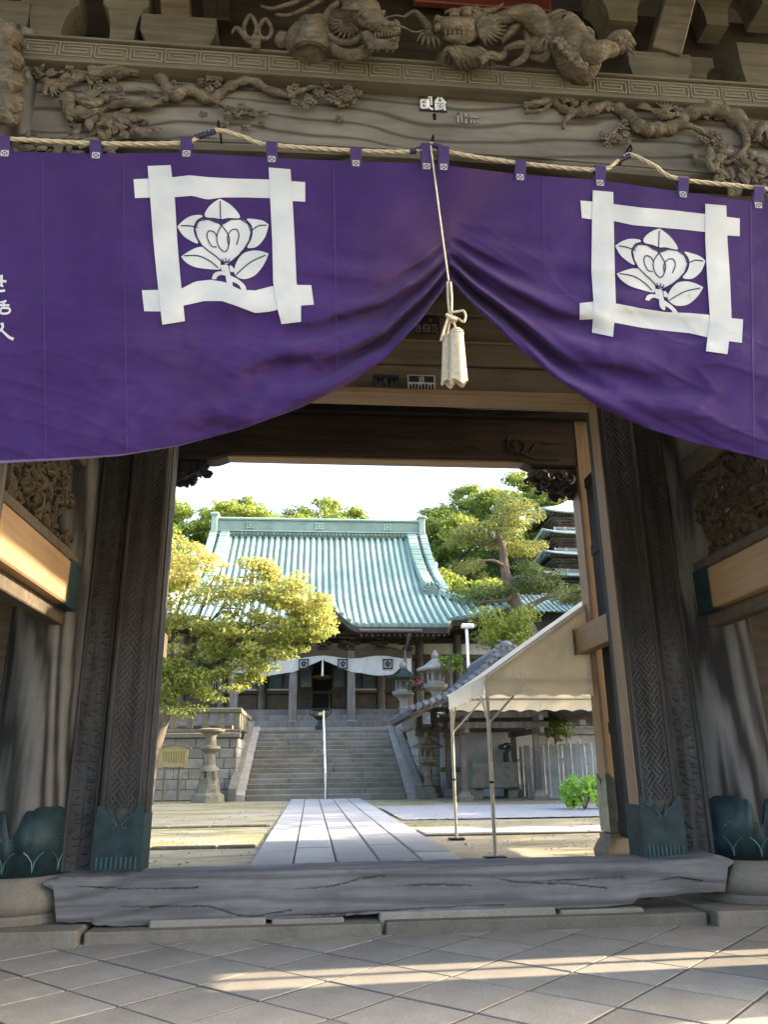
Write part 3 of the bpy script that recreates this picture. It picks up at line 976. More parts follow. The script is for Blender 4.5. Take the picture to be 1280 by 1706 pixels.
# ---- brackets above the fret band
def masu(mb, px0, px1, py0, py1, y0, y1):
    """bearing block: square above, sloping in below"""
    a, b = at(px0, py0, y0), at(px1, py1, y0)
    x0, x1, z1, z0 = a.x, b.x, a.z, b.z
    zm = lerp(z0, z1, .48)
    i = (x1 - x0) * .13
    for (za, ia), (zb_, ib) in (((z0, i), (zm, 0)), ((zm, 0), (z1, 0))):
        vs = []
        for z, ii in ((za, ia), (zb_, ib)):
            vs += [(x0 + ii, y0 + ii * .8, z), (x1 - ii, y0 + ii * .8, z), (x1 - ii, y1 - ii * .8, z), (x0 + ii, y1 - ii * .8, z)]
        mb.add(vs, [(0, 1, 5, 4), (1, 2, 6, 5), (2, 3, 7, 6), (3, 0, 4, 7), (3, 2, 1, 0), (4, 5, 6, 7)])
def arm(mb, px0, px1, py0, py1, y0, y1):
    """bracket arm: flat top, ends curving up"""
    a, b = at(px0, py0, y0), at(px1, py1, y0)
    x0, x1, z1, z0 = a.x, b.x, a.z, b.z
    poly = [(x0, z1), (x0, lerp(z0, z1, .62))]
    for k in range(7):
        t = k / 6
        poly.append((lerp(x0, x0 + (x1 - x0) * .24, math.sin(t * PI / 2)), lerp(lerp(z0, z1, .62), z0, 1 - math.cos(t * PI / 2))))
    for k in range(7):
        t = 1 - k / 6
        poly.append((lerp(x1, x1 - (x1 - x0) * .24, math.sin(t * PI / 2)), lerp(lerp(z0, z1, .62), z0, 1 - math.cos(t * PI / 2))))
    poly.append((x1, z1))
    mb.prism(poly, lambda p, q_, d: (p, d, q_), y0, y1)
for a in ((236, 357, 22, 80, 4.99, 5.3), (-30, 40, -2, 62, 5.0, 5.3), (1046, 1158, 84, 136, 4.99, 5.3), (1228, 1340, 70, 148, 5.0, 5.3)):
    q = MB(); masu(q, *a); q.obj('bearing_block', M['bracket'], gate)
for a in ((40, 122, -30, 66, 5.02, 5.28), (176, 240, -30, 72, 5.02, 5.28), (985, 1085, -40, 38, 4.99, 5.25), (1150, 1232, -30, 44, 5.2, 5.4), (1118, 1196, 92, 140, 5.16, 5.4), (1240, 1330, -60, 10, 5.1, 5.4)):
    q = MB(); arm(q, *a); q.obj('bracket_arm', M['bracket'], gate)
MB().bar(at(296, 52, 5.12), at(290, -40, 5.12), .24, .2, .01, (0, 1, 0)).obj('bracket_strut', M['mid_wood'], gate)
MB().bar(at(1104, 100, 5.06), at(1138, -30, 5.0), .27, .22, .012, (0, 1, 0)).obj('bracket_strut', M['bracket'], gate)
for px in (62, 350, 372):
    MB().bar(at(px, 40, 5.3), at(px - 4, -40, 5.3), .12, .1, .01, (0, 1, 0)).obj('bracket_strut', M['dark_wood'], gate)
# boards behind the brackets
MB().box(-3.2, 4.8, 5.42, 5.5, 6.82, 7.25, .01).obj('back_board', M['board'], gate)
MB().box(-3.2, 4.8, 5.5, 5.58, 7.25, 8.3, .01).obj('back_board', M['dark_wood'], gate)
a, b = at(688, -40, 5.38), at(918, 24, 5.38)
MB().box(a.x, b.x, 5.34, 5.41, b.z, a.z, .01).obj('red_panel', M['red_board'], gate)['label'] = 'dark red board above the dragons'
# stepped bracket tier under the eaves
for k in range(14):
    x = -3.0 + k * .55
    MB().box(x, x + .2, 3.6, 4.9, 8.02, 8.2, .01).obj('eave_bracket', M['bracket'], gate)

# ---- two carved dragons
def tubeF(mb, F, pts, r0, r1=None, n=9, k=6, prof=None):
    p = smooth_path([F(*q) for q in pts], k)
    m = len(p)
    if prof is not None:
        rad = [interp(i / (m - 1), [j / (len(prof) - 1) for j in range(len(prof))], prof) for i in range(m)]
    else:
        rad = taper(m, r0, r1 if r1 is not None else r0)
    mb.tube(p, rad, n)
def claws(mb, F, X, Y, d, s, ang, spread=.5, n=4):
    c = F(X, Y, d)
    mb.blob(c, (s * .9, s * .8, s * .7), 9, 6)
    for k in range(n):
        a = ang + (k - (n - 1) / 2) * spread
        v = Vector((math.cos(a), 0, math.sin(a)))
        mb.tube([c + v * s * .5, c + v * s * 1.3 + Vector((0, -s * .5, .2 * s)), c + v * s * 1.8 + Vector((0, -s * .5, -.1 * s)), c + v * s * 2.2 + Vector((0, -s * .3, -s * .6))], [s * .32, s * .34, s * .22, s * .03], 7)
d1 = MB()
# body hump with rolling scales
for k in range(9):
    t = k / 8
    tubeF(d1, Z1, [(405 + 8 * k, 270 - 20 * k, .10), (440 + 6 * k, 220 - 14 * k, .26), (500, 200 - 11 * k, .33), (560, 220 - 14 * k, .28), (600 - 4 * k, 270 - 12 * k, .14)], .045, .045, 8)
d1.blob(Z1(500, 230, .12), (.20, .16, .19), 16, 10)
d1.blob(Z1(355, 215, .10), (.075, .07, .075), 12, 8)
# ornament of looped flames
for cx, cy, rx, rz in ((182, 140, 34, 62), (262, 150, 34, 52)):
    tubeF(d1, Z1, [(cx + rx * math.cos(a) * (1 - .35 * max(0, math.sin(a))), cy + 6 - rz * math.sin(a), .16) for a in [2 * PI * k / 12 - PI / 2 for k in range(13)]], .017, .017, 8, 3)
tubeF(d1, Z1, [(85, 178, .14), (105, 150, .16), (130, 165, .17), (165, 205, .16), (205, 235, .14), (215, 262, .10)], .012, .035, 8)
tubeF(d1, Z1, [(225, 200, .14), (215, 230, .15), (210, 262, .1)], .03, .04, 8)
# collar ring with radiating spines
ring = [(690 + 112 * math.cos(a), 120 - 108 * math.sin(a), .26) for a in [math.radians(d) for d in range(110, 345, 12)]]
tubeF(d1, Z1, ring, .022, .026, 8, 3)
for dg in range(125, 300, 19):
    a = math.radians(dg)
    tubeF(d1, Z1, [(700 + 30 * math.cos(a), 120 - 30 * math.sin(a), .24), (695 + 65 * math.cos(a + .12), 120 - 62 * math.sin(a + .12), .26), (690 + 100 * math.cos(a), 120 - 97 * math.sin(a), .24)], .014, .003, 6, 4)
d1.blob(Z1(680, 120, .06), (.14, .08, .14), 14, 9)
tubeF(d1, Z1, [(600, 190, .2), (620, 250, .22), (680, 290, .22), (760, 290, .2), (810, 260, .2)], .03, .055, 9)
# head, facing right
d1.blob(Z1(800, 70, .28), (.125, .13, .115), 14, 9)
tubeF(d1, Z1, [(790, 100, .34), (850, 120, .38), (905, 150, .38), (965, 160, .34)], .075, .05, 10)
d1.blob(Z1(955, 150, .36), (.045, .07, .05), 10, 7)
for dx in (895, 938): d1.blob(Z1(dx, 128, .44), (.022, .022, .017), 8, 6)
tubeF(d1, Z1, [(800, 195, .30), (860, 235, .34), (930, 225, .33), (968, 205, .30)], .05, .022, 9)
for k in range(7):
    X = 850 + k * 17
    tubeF(d1, Z1, [(X, 178, .40), (X + 1, 198, .40)], .010, .002, 6, 2)
for k in range(12):
    X = 815 + k * 13
    tubeF(d1, Z1, [(X, 225, .34), (X + 4, 250, .38), (X + 10 * math.sin(k), 272 + 8 * math.sin(k * 2), .34)], .020, .005, 7, 4)
for k in range(11):
    a = math.radians(95 + k * 9)
    tubeF(d1, Z1, [(790, 50, .34), (790 + 60 * math.cos(a), 45 - 45 * math.sin(a), .36), (790 + 120 * math.cos(a), 40 - 62 * math.sin(a), .30)], .022, .004, 7, 4)
d1.blob(Z1(800, 85, .42), (.035, .03, .022), 10, 7)
d1.blob(Z1(880, 75, .40), (.032, .03, .022), 10, 7)
tubeF(d1, Z1, [(760, 82, .40), (800, 62, .44), (850, 75, .43), (900, 60, .40)], .016, .012, 7)
tubeF(d1, Z1, [(905, 95, .42), (960, 82, .44), (1010, 92, .40)], .008, .004, 6)
tubeF(d1, Z1, [(940, 130, .42), (1000, 145, .44), (1060, 170, .42), (1110, 160, .4)], .009, .004, 6)
tubeF(d1, Z1, [(240, 32, .2), (300, 46, .22), (370, 28, .22), (450, 0, .2), (500, -40, .2)], .010, .022, 7)
tubeF(d1, Z1, [(320, 78, .2), (390, 82, .24), (470, 50, .24), (560, 0, .22), (600, -40, .2)], .012, .024, 7)
tubeF(d1, Z1, [(640, -40, .2), (700, -10, .26), (760, 20, .26)], .06, .05, 9)
d1.obj('dragon_carving', M['carve'], gate, True)['label'] = 'carved dragon head facing right'
d2 = MB()
def Y2(X, Y, d): return Z2(X, Y, d, 4.98)
tubeF(d2, Y2, [(65, 58, .2), (100, 40, .24), (125, 60, .24), (150, 95, .22), (150, 125, .2)], .012, .04, 8)
claws(d2, Y2, 150, 118, .26, .055, -1.7, .45, 5)
d2.blob(Y2(290, 85, .22), (.20, .14, .13), 16, 10)
tubeF(d2, Y2, [(280, 95, .32), (240, 90, .36), (205, 85, .36), (178, 78, .32)], .085, .05, 10)
for Y in (66, 92): d2.blob(Y2(178, Y, .37), (.03, .04, .03), 8, 6)
for k, (X, Y) in enumerate(((235, 52), (275, 45))):
    d2.blob(Y2(X, Y, .38), (.045, .04, .03), 10, 7)
    tubeF(d2, Y2, [(X - 30, Y - 10, .36), (X, Y - 18, .40), (X + 28, Y - 8, .36)], .016, .016, 7)
tubeF(d2, Y2, [(310, 110, .28), (270, 130, .32), (230, 130, .32), (205, 122, .30)], .05, .025, 9)
for k in range(6): tubeF(d2, Y2, [(205 + k * 15, 105, .40), (206 + k * 15, 117, .40)], .010, .002, 6, 2)
for k in range(12):
    a = math.radians(-70 + k * 12)
    tubeF(d2, Y2, [(310, 90, .32), (310 + 55 * math.cos(a), 90 - 42 * math.sin(a), .34), (310 + 100 * math.cos(a), 90 - 70 * math.sin(a), .26)], .030, .004, 7, 4)
tubeF(d2, Y2, [(290, 40, .34), (302, 28, .36), (312, 15, .34)], .02, .004, 7)
tubeF(d2, Y2, [(330, 40, .34), (370, 30, .36), (398, 12, .34)], .028, .006, 7)
for k in range(7):
    tubeF(d2, Y2, [(195 + k * 18, 200, .18), (215 + k * 16, 165 - 6 * math.sin(k), .28), (240 + k * 18, 190, .26), (255 + k * 18, 222, .16)], .03, .03, 7)
d2.blob(Y2(260, 195, .10), (.22, .12, .12), 14, 9)
tubeF(d2, Y2, [(320, 205, .28), (350, 185, .30), (385, 190, .28), (400, 180, .26)], .035, .03, 8)
tubeF(d2, Y2, [(300, 75, .26), (380, 65, .30), (440, 45, .32), (490, 60, .30), (530, 100, .30), (545, 130, .30)], 0, 0, 10, 6, [.04, .05, .06, .10, .09, .05])
claws(d2, Y2, 545, 132, .32, .05, -1.6, .5, 4)
tubeF(d2, Y2, [(470, 150, .16), (530, 150, .22), (590, 110, .26), (620, 150, .26), (640, 200, .20), (690, 250, .12)], 0, 0, 12, 7, [.06, .10, .16, .17, .16, .12])
tubeF(d2, Y2, [(640, 130, .3), (690, 175, .32), (740, 165, .32), (775, 170, .30)], 0, 0, 10, 6, [.10, .10, .07, .05])
claws(d2, Y2, 790, 165, .30, .05, .3, .5, 4)
tubeF(d2, Y2, [(740, 150, .22), (770, 130, .26), (800, 125, .26), (840, 150, .24)], 0, 0, 9, 6, [.03, .06, .06, .008])
for q in ([(500, 100, .2), (550, 60, .24), (590, 42, .24), (625, 50, .22)], [(390, 140, .2), (430, 100, .24), (455, 80, .24), (480, 70, .2)], [(400, 165, .18), (450, 150, .22), (500, 160, .22), (540, 190, .2)], [(490, 190, .18), (530, 195, .22), (550, 170, .22), (545, 150, .2)], [(640, 110, .3), (665, 100, .3), (690, 112, .3), (700, 140, .3)], [(420, 220, .14), (470, 190, .2), (480, 130, .24), (460, 90, .22)]):
    tubeF(d2, Y2, q, 0, 0, 8, 6, [.02, .035, .03, .006])
for k in range(22):
    t = k / 21
    X, Y = lerp(575, 665, t), lerp(130, 225, t)
    d2.blob(Y2(X + 14 * math.sin(k * 2.4), Y, .40 - .06 * t), (.03, .02, .022), 7, 5)
d2.obj('dragon_carving', M['carve'], gate, True)['label'] = 'carved dragon head facing left with clawed legs'

# ================================================================== PURPLE CURTAIN
def clothmat():
    m, t, b = nt('purple cotton')
    v = _coords(t)
    n = _noise(t, v, 1.1, 5, .6, .5)
    col = _ramp(t, n, [(.25, (.027, .0115, .074)), (.55, (.036, .0165, .089)), (.8, (.051, .027, .105))])
    # faded brownish run across the left half
    st = _ramp(t, _noise(t, _coords(t, (.9, 1, .35), (0, .55, 0)), .9, 5, .6, .8), [(.56, 0), (.72, .55)])
    col = _mix(t, col, (.062, .032, .055), st)
    t.links.new(col, b.inputs['Base Color'])
    b.inputs['Roughness'].default_value = .8
    b.inputs['Specular IOR Level'].default_value = .08
    b.inputs['Sheen Weight'].default_value = .05
    # weave and sewn panel joins as fine relief
    wv = _n(t, 'ShaderNodeTexWave', wave_type='BANDS', bands_direction='Z')
    wv.inputs['Scale'].default_value = 60; wv.inputs['Distortion'].default_value = 1.5
    t.links.new(v, wv.inputs['Vector'])
    h = _mix(t, _noise(t, v, 7, 7, .72, .5), wv.outputs['Fac'], .10)
    _bump(t, b, h, .30, .03)
    return m
M['purple'] = clothmat()
M['purple_plain'] = plain('purple strap cotton', (.036, .0165, .092), .8, 0, .2, 12)
M['crest_white'] = plain('white dyed crest', (.40, .413, .418), .8, 0, .10, 3, .1)
M['line'] = plain('indigo crest line', (.022, .016, .06), .8, 0, .1, 8)
M['hem'] = plain('pale lilac hem', (.14, .115, .27), .8, 0, .1, 8)
YC = 4.78
LT = ([-220, 0, 160, 310, 455, 595, 700, 720], [256, 252, 256, 254, 263, 269, 272, 272])
LH = ([-220, 0, 100, 200, 300, 400, 500, 580, 640, 700, 735, 750], [768, 768, 764, 758, 742, 716, 680, 640, 598, 535, 488, 468])
RT = ([722, 735, 865, 1000, 1140, 1265, 1480], [272, 275, 290, 300, 320, 337, 362])
RH = ([750, 765, 790, 850, 920, 1000, 1080, 1160, 1240, 1280, 1480], [468, 482, 510, 568, 626, 680, 714, 738, 756, 766, 790])
def hem_y(x): return interp(x, *(LH if x < 750 else RH))
def top_y(x): return interp(x, *(LT if x < 721 else RT))
def cloth_d(x, y):
    """how far the cloth stands out towards the viewer at photo point (x, y), metres"""
    hy = hem_y(x)
    dq = max(0, hy - y)
    ux = abs(x - 750)
    sgn = 1 if x < 750 else -1
    W = 46 + .42 * ux
    near = math.exp(-(ux / 300) ** 1.6)
    A = .016 * math.exp(-(ux / 420) ** 2) + .090 * near
    ph = dq / W * 2.0 + .25 * noise.noise(Vector((x / 110, y / 110, 21)))
    s = math.sin(2 * PI * (ph + .10 * math.sin(ux / 90))) + .35 * math.sin(2 * PI * (1.7 * ph + ux / 240))
    s = (abs(s) ** .8) * (1 if s > 0 else -1)
    d = A * s * math.exp(-(dq / (W * 1.15)) ** 2) * min(1, ux / 30 + .2)
    # slack creases sweeping from the tie
    r = math.hypot(x - 750, y - 468)
    ang = math.atan2(y - 468, abs(x - 750) + 1)
    d += .010 * math.sin(ang * 6.5 + .4 * math.sin(r / 60)) * math.exp(-(r / 330) ** 2) * min(1, r / 60)
    # lazy folds towards the free ends, billow of the whole width
    f = dq / 340
    d += .020 * math.sin((x * .5 + y * 1.0) / 62 + .8 * math.sin(x / 130)) * math.exp(-((f - .30) / .30) ** 2) * min(1, ux / 300)
    tt = (y - top_y(x)) / max(60, hy - top_y(x))
    d += .10 * math.sin(min(1, max(0, tt)) * PI * .8) * min(1, ux / 260)
    d += .016 * noise.noise(Vector((x / 120, y / 120, 3))) + .009 * noise.noise(Vector((x / 42 + y / 90, y / 38, 9)))
    # fine creases slanting towards the tie
    c = noise.noise(Vector(((x + sgn * y * .6) / 130, (y - sgn * x * .25) / 30, 5)))
    d += .006 * max(0, 1 - abs(c) * 5) * max(0, min(1, (tt - .35) * 2)) * min(1, ux / 60)
    c = noise.noise(Vector(((x - sgn * y * .3) / 150, (y + sgn * x * .45) / 40, 15)))
    d += .007 * max(0, 1 - abs(c) * 6) * max(0, min(1, (tt - .2) * 2)) * min(1, ux / 60)
    # scalloping between the hanging tabs
    d += .008 * math.sin(x / 146 * 2 * PI) * max(0, 1 - tt * 2.5)
    return d
def cs(x, y, off=0.0):
    return at(x, y, YC - cloth_d(x, y) - off)
def left_half(u, v):
    xt, xb = lerp(-220, 719, u), lerp(-220, 750, u)
    x = lerp(xt, xb, v)
    y = lerp(interp(xt, *LT), interp(xb, *LH), v)
    return cs(min(x, 749.5), y)
def right_half(u, v):
    xt, xb = lerp(723, 1480, u), lerp(750.5, 1480, u)
    x = lerp(xt, xb, v)
    y = lerp(interp(xt, *RT), interp(xb, *RH), v)
    return cs(max(x, 750.5) if v > .99 else x, y)
cur = thing('gate_curtain', 'wide purple curtain with white flower crests tied up in the middle', 'curtain', tuple(cs(745, 470)))
for nm, fn, nu, side in (('cloth_panel', left_half, 260, 'left'), ('cloth_panel', right_half, 220, 'right')):
    o = MB().grid(lambda u, v: fn(u, v), nu, 150).obj(nm, M['purple'], cur, 'all')
hm = MB()
hm.grid(lambda u, v: cs(lerp(-220, 470, u), hem_y(lerp(-220, 470, u)) - 1 + 7 * v * max(.15, 1 - u), .004 - .012 * v), 90, 1)
hm.obj('hem', M['hem'], cur, 'all')

for k, xx in enumerate((70, 205, 556, 905, 1252)):
    sm = MB().grid(lambda u, v: cs(xx + (u - .5) * 2.0 + 6 * v, lerp(top_y(xx) + 2, hem_y(xx) - 3, v), .0035), 1, 40)
    sm.obj('seam', M['purple_plain'], cur, 'all')
def ribbon_edges(mb, e1, e2, off, nu=46, nv=8):
    def res(e, t):
        n = len(e)
        d = [0]
        for a, b in zip(e[:-1], e[1:]): d.append(d[-1] + math.hypot(b[0] - a[0], b[1] - a[1]))
        t *= d[-1]
        return (interp(t, d, [p[0] for p in e]), interp(t, d, [p[1] for p in e]))
    def fn(u, v):
        a, b = res(e1, u), res(e2, u)
        return cs(lerp(a[0], b[0], v), lerp(a[1], b[1], v), off)
    mb.grid(fn, nu, nv)
import bmesh
def fill(mb, poly, off):
    """a filled outline laid on the cloth"""
    bm = bmesh.new()
    sp = [Vector((p[0], p[1], 0)) for p in poly] + [Vector((poly[0][0], poly[0][1], 0))]
    sp = smooth_path(sp, 4)[:-1]
    vs = [bm.verts.new(p) for p in sp]
    f = bm.faces.new(vs)
    bmesh.ops.triangulate(bm, faces=[f])
    for _ in range(3):
        lng = [e for e in bm.edges if e.calc_length() > 9]
        if not lng: break
        bmesh.ops.subdivide_edges(bm, edges=lng, cuts=1)
        bmesh.ops.triangulate(bm, faces=bm.faces[:])
    bm.verts.index_update()
    o = [cs(v.co.x, v.co.y, off) for v in bm.verts]
    mb.add(o, [tuple(v.index for v in f.verts) for f in bm.faces])
    bm.free()
def line(mb, pts, w, off):
    sp = smooth_path([Vector((p[0], p[1], 0)) for p in pts], 5)
    e1, e2 = [], []
    for i, p in enumerate(sp):
        t = sp[min(i + 1, len(sp) - 1)] - sp[max(i - 1, 0)]
        n = Vector((-t.y, t.x, 0)).normalized() * (w / 2)
        e1.append((p.x + n.x, p.y + n.y)); e2.append((p.x - n.x, p.y - n.y))
    ribbon_edges(mb, e1, e2, off, 18, 1)
def pl(L, ox, oy): return [(ox + x / 2, oy + y / 2) for x, y in L]
LBARS = [([(444, 97), (500, 95), (580, 90), (630, 84), (690, 90), (780, 95), (900, 98), (968, 103), (1017, 107)], [(449, 160), (500, 158), (580, 157), (640, 152), (690, 165), (740, 158), (820, 158), (900, 160), (975, 170), (1017, 172)], .005),
         ([(472, 467), (530, 466), (600, 464), (650, 438), (700, 432), (750, 440), (800, 465), (850, 468), (900, 455), (940, 449), (1037, 450)], [(480, 537), (540, 538), (616, 517), (680, 503), (740, 503), (790, 520), (850, 543), (900, 538), (940, 528), (1003, 518), (1046, 515)], .005),
         ([(491, 53), (500, 160), (510, 300), (522, 420), (540, 582)], [(568, 50), (582, 160), (590, 300), (600, 420), (616, 570)], .008),
         ([(895, 58), (900, 160), (907, 300), (910, 440), (925, 530), (938, 580)], [(968, 64), (975, 170), (982, 300), (988, 440), (1003, 500), (1003, 572)], .008)]
RBARS = [([(655, 168), (700, 172), (766, 180), (860, 192), (960, 200), (1010, 206), (1072, 213), (1140, 222), (1187, 228)], [(660, 226), (700, 232), (766, 236), (830, 250), (920, 258), (1000, 265), (1072, 273), (1140, 284), (1187, 287)], .005),
         ([(653, 510), (700, 505), (780, 512), (860, 528), (940, 540), (1020, 543), (1085, 549), (1160, 560), (1198, 564)], [(653, 566), (700, 563), (770, 575), (860, 592), (940, 602), (1020, 610), (1085, 625), (1150, 637), (1194, 642)], .005),
         ([(697, 134), (694, 250), (692, 400), (700, 520), (694, 608)], [(765, 140), (767, 250), (770, 400), (774, 520), (764, 622)], .008),
         ([(1072, 179), (1072, 300), (1078, 420), (1088, 560), (1074, 670)], [(1142, 185), (1146, 300), (1154, 420), (1160, 560), (1146, 680)], .008)]
PET = [[(733, 162), (765, 180), (790, 205), (798, 226), (760, 226), (738, 230), (715, 226), (688, 224), (682, 212), (695, 190), (715, 172)],
       [(590, 255), (610, 235), (635, 220), (665, 216), (674, 222), (655, 234), (645, 258), (648, 282), (660, 310), (640, 305), (610, 285)],
       [(895, 248), (875, 235), (845, 230), (822, 230), (838, 250), (842, 275), (836, 300), (824, 325), (855, 322), (880, 295), (890, 270)],
       [(649, 262), (659, 239), (680, 230), (705, 233), (728, 246), (738, 252), (755, 236), (785, 229), (813, 234), (833, 256), (836, 280), (826, 310), (800, 345), (775, 368), (755, 379), (740, 372), (715, 350), (680, 325), (660, 300)],
       [(603, 355), (625, 340), (655, 325), (685, 323), (715, 340), (732, 362), (735, 388), (728, 398), (690, 396), (650, 390), (620, 375)],
       [(895, 345), (870, 337), (840, 335), (810, 345), (790, 370), (780, 400), (785, 418), (810, 430), (845, 420), (870, 395), (885, 370)],
       [(744, 383), (758, 383), (766, 410), (775, 452), (757, 446), (750, 410)],
       [(735, 384), (745, 384), (748, 404), (738, 402)], [(764, 386), (772, 386), (782, 402), (768, 406)],
       [(705, 430), (712, 412), (730, 404), (752, 408), (752, 418), (735, 416), (722, 424), (720, 430)],
       [(768, 418), (795, 432), (815, 450), (820, 466), (806, 466), (796, 450), (778, 440), (770, 438)]]
VEIN = [[(733, 170), (735, 230)], [(602, 252), (630, 252), (660, 258)], [(888, 250), (862, 252), (838, 268)], [(612, 352), (660, 352), (700, 370), (726, 392)], [(885, 350), (840, 370), (808, 395), (786, 416)],
        [(738, 250), (722, 285), (728, 320), (750, 340), (762, 318), (762, 285), (738, 250)], [(722, 322), (705, 320), (690, 290), (694, 270), (712, 272), (724, 290)], [(762, 320), (758, 290), (770, 268), (788, 264), (796, 285), (788, 315)],
        [(740, 362), (746, 376)], [(752, 360), (752, 376)], [(764, 362), (758, 376)], [(718, 236), (738, 244), (760, 234)]]
A0 = np.array([[733, 162, 1], [590, 255, 1], [895, 248, 1], [603, 355, 1], [895, 345, 1], [760, 460, 1]], float)
B0 = np.array([[917, 265], [772, 315], [1072, 365], [780, 415], [1070, 460], [918, 535]], float)
AF = np.linalg.lstsq(A0, B0, rcond=None)[0]
def aff(L): return [tuple(np.array([x, y, 1.0]) @ AF) for x, y in L]
for bars, ox, tr, lab in ((LBARS, 0, lambda L: L, 'white flower crest left of the tied cord'), (RBARS, 640, aff, 'white flower crest right of the tied cord')):
    q = MB()
    for e1, e2, off in bars: ribbon_edges(q, pl(e1, ox, 250), pl(e2, ox, 250), off)
    c = q.obj('crest_frame', M['crest_white'], cur, 'all')
    for L in PET:
        q = MB(); fill(q, pl(tr(L), ox, 250), .006); q.obj('petal', M['crest_white'], c, 'all')
    q = MB()
    for L in VEIN: line(q, pl(tr(L), ox, 250), 1.9, .009)
    for e1, e2 in ((PET[3] + PET[3][:1], 0),): line(q, pl(tr(e1), ox, 250), 1.9, .009)
    q.obj('petal_line', M['line'], c, 'all')
# brush lettering at the left edge (three characters, only their right halves in view)
def stroke(mb, pts, w0, w1, off=.006):
    sp = smooth_path([Vector((p[0], p[1], 0)) for p in pts], 5)
    e1, e2 = [], []
    for i, p in enumerate(sp):
        t = sp[min(i + 1, len(sp) - 1)] - sp[max(i - 1, 0)]
        w = lerp(w0, w1, i / (len(sp) - 1)) / 2
        n = Vector((-t.y, t.x, 0)).normalized() * w
        e1.append((p.x + n.x, p.y + n.y)); e2.append((p.x - n.x, p.y - n.y))
    ribbon_edges(mb, e1, e2, off, 16, 2)
CH = [[([(-24, 470), (-8, 467), (10, 469)], 3, 3.4), ([(-16, 458), (-16, 482), (-14, 486), (8, 484)], 3.4, 3.2), ([(-6, 458), (-6, 476)], 3, 3), ([(2, 458), (2, 475), (5, 476)], 3.6, 2.4), ([(-6, 476), (3, 475)], 2.6, 2.6)],
      [([(-24, 503), (-12, 503)], 2.6, 2.2), ([(-23, 508), (-13, 508)], 2.4, 2.2), ([(-23, 513), (-13, 513)], 2.4, 2.2), ([(-22, 517), (-22, 524), (-13, 524), (-13, 517), (-22, 517)], 2.2, 2.2), ([(10, 501), (4, 503), (-4, 504)], 3.0, 1.6), ([(-6, 509), (4, 508), (15, 509)], 2.8, 3.2), ([(5, 503), (6, 509), (5, 513)], 2.8, 2.6), ([(1, 513), (1, 522), (14, 521), (15, 514), (1, 513)], 2.8, 2.8)],
      [([(2, 538), (4, 545), (-4, 554), (-16, 562)], 4.2, 1.4), ([(0, 548), (8, 556), (15, 562), (22, 565)], 2.4, 4.2)]]
for L in CH:
    q = MB()
    for pts, a, b in L: stroke(q, pts, a * 1.3, b * 1.25)
    q.obj('lettering', M['crest_white'], cur, 'all')

# ---- hanging tabs, rope, cord
ROPE = [(-230, 236), (-60, 233), (0, 231), (160, 239), (300, 238), (335, 226), (363, 217), (405, 228), (447, 241), (590, 251), (690, 252), (720, 240), (752, 254), (860, 271), (995, 283), (1030, 268), (1052, 258), (1090, 276), (1130, 298), (1260, 313), (1480, 340)]
rp = smooth_path([at(x, y, YC + .01) for x, y in ROPE], 14)
def resample(P, step):
    out = [P[0]]; acc = 0
    for a, b in zip(P[:-1], P[1:]):
        L = (b - a).length; t = 0
        while acc + (L - t) >= step:
            t += step - acc; acc = 0
            out.append(a.lerp(b, t / L))
        acc += L - t
    return out
rs = resample(rp, .012)
rope = MB()
for k in range(3):
    pts = []
    for i, p in enumerate(rs):
        a = i * .30 + k * 2 * PI / 3
        pts.append(p + Vector((0, math.cos(a), math.sin(a))) * .0085)
    rope.tube(pts, .0098, 6)
ropeo = rope.obj('hanging_rope', M['cord'], None, 'all')
tag(ropeo, 'twisted cream rope strung along the beam carrying the purple curtain', 'rope')
def rope_y(x): return interp(x, [p[0] for p in ROPE], [p[1] for p in ROPE])
wraps = MB()
for x0, x1 in ((325, 360), (683, 716), (722, 737), (1032, 1050)):
    P = resample(smooth_path([at(x, rope_y(x), YC + .01) for x in np.linspace(x0, x1, 6)], 4), .01)
    w = MB(); w.tube(P, [.021 + .003 * math.sin(i * 2) for i in range(len(P))], 8)
    w.obj('cloth_tie', M['line'] if x0 != 722 else M['purple_plain'], ropeo, True)
for x in (8, 160, 311, 453, 593, 711, 739, 867, 1000, 1138, 1264, -140):
    ry = rope_y(x)
    p = at(x, ry, YC + .01)
    w = .042
    yb = top_y(x) + 12
    b0 = at(x, yb, YC)
    tb = MB()
    d = YC - cs(x, top_y(x) + 6).y
    prof = [(.02, b0.z + .03), (.026, p.z - .01), (.02, p.z + .012), (0, p.z + .024), (-.02, p.z + .012), (-.026, p.z - .01), (-d * .5 - .022, lerp(p.z, b0.z, .5)), (-d - .012, b0.z)]
    tilt = (b0.x - p.x)
    vs = []
    for dy, z in prof:
        t = (p.z - z) / max(.01, p.z - b0.z)
        xx = p.x + tilt * max(0, t)
        vs += [(xx - w, YC + .01 + dy, z), (xx + w, YC + .01 + dy, z)]
    tb.add(vs, [(2 * i, 2 * i + 1, 2 * i + 3, 2 * i + 2) for i in range(len(prof) - 1)])
    to = tb.obj('hanging_tab', M['purple_plain'], cur, 'all')
    q = MB()
    zc = b0.z + .036; xc = p.x + tilt * .85; yy = YC + .01 - d - .020
    s = .024
    for a, b in (((-s, -s), (s, -s)), ((s, -s), (s, s)), ((s, s), (-s, s)), ((-s, s), (-s, -s)), ((-s, -s), (s, s)), ((-s, s), (s, -s))):
        q.bar((xc + a[0], yy, zc + a[1]), (xc + b[0], yy, zc + b[1]), .0055, .004, 0, (0, 1, 0))
    q.obj('tab_crest', M['crest_white'], to)
